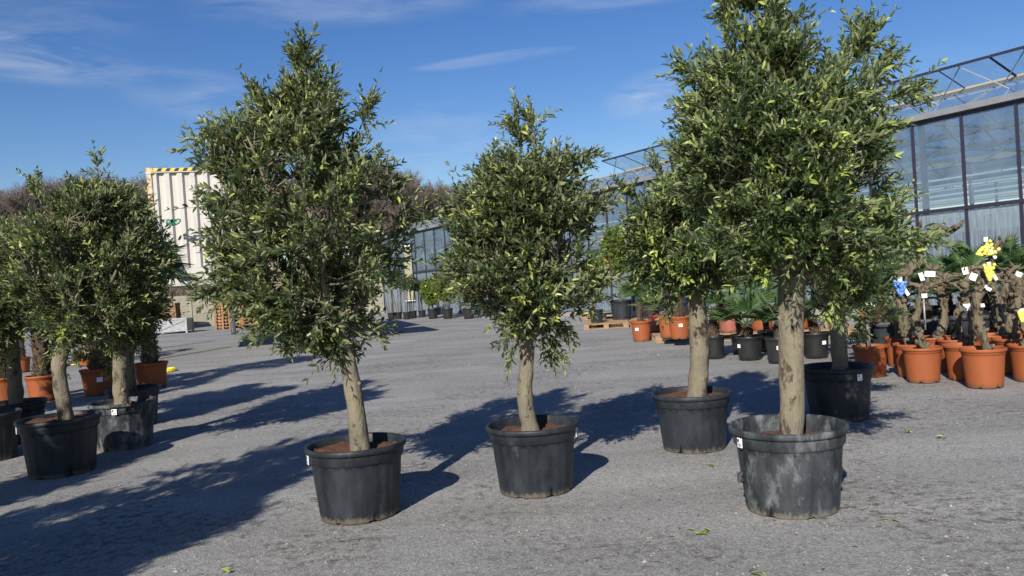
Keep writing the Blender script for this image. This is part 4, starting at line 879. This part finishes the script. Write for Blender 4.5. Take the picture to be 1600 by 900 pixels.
# concrete wall, pallet stacks, crate and posts under/behind the platform
def wallp(px0, px1, d0, d1, z1, name, label, m_, panels):
    a = W(px0, 480, d0); b = W(px1, 480, d1); a[2] = 0; b[2] = 0; t = thing(name, label, 'wall', a); d = b-a; L = np.linalg.norm(d); d /= L
    for i in range(panels):
        p = a+d*L*(i+.5)/panels
        for k in range(3): MB().beam(a+d*(L*i/panels+.06)+up*(z1*(k+.5)/3), a+d*(L*(i+1)/panels-.06)+up*(z1*(k+.5)/3), .08, z1/3-.012).build('panel', m_, t)
    for i in range(panels+1): MB().beam(a+d*L*i/panels, a+d*L*i/panels+up*(z1+.04), .14, .12, up=(1, 0, 0)).build('post', m_, t)
wallp(150, 700, 41.5, 46, 1.65, 'concrete_wall', 'pale concrete panel wall seen beneath the raised container', concrete, 8)
def stack(px, d, n, lbs, rz, group):
    p = W(px, 480, d); p[2] = 0
    for k in range(n):
        o = pallet_mb(p+(random.uniform(-.02, .02), random.uniform(-.02, .02), k*.148), rz+random.uniform(-.02, .02)).build('wooden_pallet', wood_or, origin=p+(0, 0, k*.148))
        tag(o, '%s pallet of the %s' % (['lowest', 'second', 'third', 'fourth', 'fifth', 'sixth', 'seventh', 'eighth', 'ninth', 'topmost, tenth'][k], lbs), 'pallet', group)
random.seed(3)
stack(357, 38.5, 10, 'stack just left of the dark holed post', R(80), 'pallets stacked under the container')
stack(380, 38.0, 10, 'stack just right of the dark holed post', R(5), 'pallets stacked under the container')
stack(412, 38.5, 9, 'stack behind the lower left of the leaning olive', R(2), 'pallets stacked under the container')
stack(258, 40.5, 9, 'stack at the left end behind the grey crate', R(5), 'pallets stacked under the container')
cr_ = W(273, 515, 37.0); cr_[2] = 0; ck = thing('metal_crate', 'grey metal crate with diagonal braces in front of the concrete wall', 'crate', cr_); rz = R(4); axc = np.array([[math.cos(rz), math.sin(rz), 0], [-math.sin(rz), math.cos(rz), 0], up])
cw, cdp, ch_ = 1.32, .9, .62
def cb(x, y, z): return cr_+axc.T@np.array([x, y, z])
bd = MB()
for y in (-cdp/2, cdp/2): bd.box(cb(0, y, .37), (cw-.04, .02, .46), ax=axc)
for x in (-cw/2, cw/2): bd.box(cb(x, 0, .37), (.02, cdp-.04, .46), ax=axc)
bd.box(cb(0, 0, .13), (cw-.04, cdp-.04, .03), ax=axc); bd.build('side_panel', galv, ck)
fr_ = MB()
for x in (-cw/2, cw/2):
    for y in (-cdp/2, cdp/2): fr_.beam(cb(x, y, 0), cb(x, y, .68), .07, .07, up=(1, 0, 0))
for y in (-cdp/2-.02, cdp/2+.02): fr_.beam(cb(-cw/2, y, .63), cb(cw/2, y, .63), .04, .06); fr_.beam(cb(-cw/2, y, .12), cb(cw/2, y, .12), .04, .05)
fr_.beam(cb(-cw/2+.08, -cdp/2-.03, .16), cb(cw/2-.08, -cdp/2-.03, .58), .03, .05); fr_.beam(cb(-cw/2+.2, -cdp/2-.03, .62), cb(cw/2-.2, -cdp/2-.03, .13), .02, .03)
for x in (-cw/2, cw/2): fr_.beam(cb(x, -cdp/2-.02, .63), cb(x, cdp/2+.02, .63), .035, .05); fr_.beam(cb(x, -cdp/2-.02, .12), cb(x, cdp/2+.02, .12), .035, .04)
fr_.build('frame', galv, ck)
p = G(365, 523); mb = MB(); zt_ = W(365, 452, p[1])[2]; mb.box((p[0], p[1], zt_/2), (.17, .09, zt_))
for k in range(6): mb.box((p[0]-.02, p[1]-.047, .15+.09*k), (.03, .005, .03), m=1)
tag(mb.build('steel_post', [darkst, galv], origin=(p[0], p[1], 0)), 'dark steel post with a row of holes below the container', 'post')
p = G(437, 529); mb = MB(); mb.box((p[0]-.05, p[1], .28), (.06, .10, .56)); mb.box((p[0]+.055, p[1], .25), (.05, .10, .50), m=0); mb.box((p[0], p[1]+.06, .26), (.16, .02, .48))
tag(mb.build('rusty_post', rust, origin=(p[0], p[1], 0)), 'short pale rusty double post on the gravel behind the leaning olive trunk', 'post')
# yellow hose on the ground and pots' strap at left
p = G(262, 581); mb = MB(); mb.tube([p+np.array([.16*math.cos(i*.4)-.02*(i > 20), .22*math.sin(i*.4), .03+.012*(i//16)]) for i in range(48)], .022, 8); tag(mb.build('yellow_hose', yhose, origin=p), 'short coil of yellow hose lying on the gravel beside the left palms', 'hose')
p = G(180, 566); mb = MB(); mb.tube(spline([p+(-.18, -.35, .02), p+(-.1, -.32, .14), p+(0, -.30, .27), p+(.08, -.28, .38)], 12), .018, 6); mb.tube(spline([p+(-.18, -.35, .02), p+(-.6, -.2, .02), p+(-1.5, 0, .02)], 14), .018, 6); tag(mb.build('yellow_hose', yhose, origin=p), 'yellow hose leaning up against the farthest left orange pot', 'hose')
# ------------------------------------------------------------------ leafless wood
def bare_tree(seed, H=13):
    random.seed(seed); segs = []
    def grow(p, d, L, r, lv):
        n = 3; q = p
        for i in range(n):
            d2 = d+Vector((random.gauss(0, .12), random.gauss(0, .12), random.gauss(.05, .08))); d2.normalize(); e = q+d2*L/n
            segs.append((q.copy(), e.copy(), r*(1-.25*i/n), r*(1-.25*(i+1)/n))); q = e; d = d2
            if lv < 5 and (i > 0 or lv > 0):
                for k in range(2 if lv < 4 else 2):
                    a = random.uniform(0, 6.28); ax = Vector((math.cos(a), math.sin(a), random.uniform(-.1, .5))).normalized()
                    dd = (d*.95+ax*random.uniform(.5, .95)).normalized(); grow(q.copy(), dd, L*random.uniform(.55, .75), r*.5, lv+1)
        if lv < 5: grow(q, (d+Vector((random.gauss(0, .2), random.gauss(0, .2), .1))).normalized(), L*.72, r*.62, lv+1)
    trunk = [Vector((0, 0, -.5)), Vector((random.gauss(0, .1), 0, H*.12)), Vector((random.gauss(0, .2), random.gauss(0, .2), H*.26))]
    grow(trunk[-1], Vector((random.gauss(0, .1), random.gauss(0, .1), 1)).normalized(), H*.23, .15, 0)
    for k in range(3):
        a = k*2.1+random.random(); grow(trunk[-1].copy(), Vector((math.cos(a)*.7, math.sin(a)*.7, 1)).normalized(), H*.2, .1, 1)
    A = np.array([list(s[0]) for s in segs]); B = np.array([list(s[1]) for s in segs]); ra = np.maximum([s[2] for s in segs], .010); rb = np.maximum([s[3] for s in segs], .007)
    D = norm(B-A); s1 = norm(np.cross(D, rng.normal(size=D.shape))); s2 = np.cross(D, s1); c = np.array([0, 2.094, 4.189])
    ring = s1[:, None]*np.cos(c)[None, :, None]+s2[:, None]*np.sin(c)[None, :, None]
    v = np.concatenate([A[:, None]+ring*ra[:, None, None], B[:, None]+ring*rb[:, None, None]], 1); off = (np.arange(len(A))*6)[:, None, None]
    cm = MB().add(v.reshape(-1, 3), quads=(np.array([[0, 1, 4, 3], [1, 2, 5, 4], [2, 0, 3, 5]])[None]+off).reshape(-1, 4))
    tm = MB().tube(spline(trunk, 8), np.linspace(.28, .17, 8), 8, amp=.2, fr=1)
    return cm, tm, len(segs)
BG = 'leafless trees of the wood beyond the yard'; protos = []
spots = []
rs = random.Random(8)
for px in range(-30, 250, 31): spots.append((px+rs.uniform(-9, 9), rs.uniform(78, 90), 0))
for px in range(290, 560, 60): spots.append((px, rs.uniform(80, 92), 0))
for px in (572, 602, 628, 655, 684, 712, 742, 775): spots.append((px, rs.uniform(77, 86), 0))
for px in (-10, 55, 110, 175, 225, 590, 640, 672, 700, 730): spots.append((px, rs.uniform(95, 108), 1))
topy = lambda px: np.interp(px, [-60, 0, 80, 150, 240, 300, 560, 600, 625, 660, 690, 720, 760, 850], [285, 278, 268, 262, 250, 250, 250, 248, 245, 275, 272, 275, 290, 320])
ordn = ['tall', 'slender', 'broad', 'crooked', 'dense', 'thin topped', 'reddish', 'spreading', 'bushy', 'straight']
protoL = []; BT = []
for k in range(5):
    t = thing('bare_tree', '', 'tree', (0, 0, 0), BG); cm, tm, ns = bare_tree(40+k); c_ = cm.build('crown', baretw, t); tm.build('trunk', baretw, t, smooth=True)
    protoL.append((t, max(v_.co.z for v_ in c_.data.vertices)))
for i, (px, d, row) in enumerate(spots):
    t, H0 = protoL[i % 5]; base = W(px, 470, d); z_ = -.3+max(0, d-78)*.06; tz = W(px, topy(px)+(6 if row else 0)+rs.uniform(-5, 18), d)[2]
    sc = (tz-z_)/H0; where = 'behind the left olives' if px < 240 else ('behind the container and the leaning olive' if px < 560 else 'in the gap between the leaning and the middle olive' if px < 740 else 'behind the middle olive')
    lb = 'leafless brown tree %s, %s row of the wood %s' % (['number of trees'][0] and ordn[i % 10], ['front', 'back', 'foremost'][row], where)
    if i < 5: o = t; o.location = (base[0], base[1], z_); o.scale = (sc*1.1, sc*1.1, sc); o.rotation_euler = (0, 0, rs.uniform(0, 6)); o['label'] = lb
    else: o = dup(t, (base[0], base[1], z_), rs.uniform(0, 6), (sc*1.1, sc*1.1, sc), lb)
    BT.append((px, row, o))
ORD = ['leftmost', 'second', 'third', 'fourth', 'fifth', 'sixth', 'seventh', 'eighth', 'ninth', 'tenth', 'eleventh', 'twelfth']
for row in (0, 1):
    for wh, a_, b_ in (('above the left olives', -99, 270), ('behind the leaning olive', 270, 565), ('between the leaning and middle olives', 565, 999)):
        L_ = sorted([x for x in BT if x[1] == row and a_ < x[0] <= b_], key=lambda x: x[0])
        for k_, x in enumerate(L_): x[2]['label'] = 'leafless tree, %s%s in the %s row %s' % (ORD[k_], '' if k_ == 0 else ' from left', ['front', 'back'][row], wh)
# undergrowth
rng = np.random.default_rng(9); n = 9000; X = rng.uniform(-75, 12, n); Y = rng.uniform(74, 80, n); B = np.stack([X, Y, rng.uniform(0, 1, n)*0], -1); D = norm(rng.normal(size=(n, 3))*.35+(0, 0, 1)); Lg = rng.uniform(1.5, 4.2, n)
a = norm(np.cross(D, rng.normal(size=D.shape))); b = np.cross(D, a); c = np.array([0, 2.094, 4.189]); ring = a[:, None]*np.cos(c)[None, :, None]+b[:, None]*np.sin(c)[None, :, None]
v = np.concatenate([B[:, None]+ring*.03, (B+D*Lg[:, None])[:, None]+ring*.01], 1); off = (np.arange(n)*6)[:, None, None]
tag(MB().add(v.reshape(-1, 3), quads=(np.array([[0, 1, 4, 3], [1, 2, 5, 4], [2, 0, 3, 5]])[None]+off).reshape(-1, 4)).build('undergrowth', baretw), 'brown leafless undergrowth at the foot of the wood', 'undergrowth', kind='stuff')
# ------------------------------------------------------------------ fallen sprigs and litter
rng = np.random.default_rng(21)
for px, py, k, lb in [(1095, 834, 7, 'green olive sprig fallen on the gravel left of the dusty pot'), (1418, 676, 4, 'small green sprig on the gravel right of the shaded pot'), (1470, 684, 4, 'second green sprig on the gravel toward the orange pots'), (1108, 729, 4, 'pale green leaves lying behind the middle front pots'),
                      (1186, 897, 4, 'green leaf at the bottom edge of the view'), (1378, 815, 3, 'thin dry sprig right of the dusty pot'), (356, 895, 4, 'green leaf sprig at the bottom left in the shadow edge'), (315, 668, 4, 'tiny green tuft near the left olive shadows'), (1538-30, 800, 0, '')]:
    if not k: continue
    p = G(px, py)+(0, 0, .012); P = p+rng.normal(size=(k, 3))*(.028, .028, .003); D = rng.normal(size=(k, 3))*(1, 1, .12); mb = MB()
    add_leaves(mb, P, D, np.tile([0, 0, 1.], (k, 1))+rng.normal(size=(k, 3))*.3, np.full(k, .06), np.full(k, .016), rng.uniform(.7, 1, k)); mb.tube([p-(.03, 0, 0), p+(.04, .01, .003)], .002, 4)
    tag(mb.build('fallen_sprig', olive2, origin=p), lb, 'leaves', 'fallen olive sprigs')
n = 3800; yy = 2.8+rng.random(n)**1.3*12; xx = (rng.random(n)*2-1)*(yy*.65); yy[2400:] = 7.2+rng.random(1400)*4.2; xx[2400:] = 3.0+rng.random(1400)*4.6; k_ = np.array([noise.noise(Vector((x*.6, y*.6, 4))) for x, y in zip(xx, yy)]) > rng.normal(size=n)*.15-.02+.12*(xx < 0)
xx, yy = xx[k_], yy[k_]; n = len(xx); mb = MB(); drym = leafmat('dry_leaf', (.12, .075, .045), (.22, .17, .09), (.14, .10, .06), rough=.8, trans=0)
add_leaves(mb, np.stack([xx, yy, np.full(n, .013)], -1), rng.normal(size=(n, 3))*(1, 1, .1), np.tile([0, 0, 1.], (n, 1))+rng.normal(size=(n, 3))*.25, rng.uniform(.012, .04, n), rng.uniform(.004, .009, n), rng.random(n))
tag(mb.build('leaf_litter', drym), 'dry brown leaf litter scattered over the gravel', 'litter', kind='stuff')
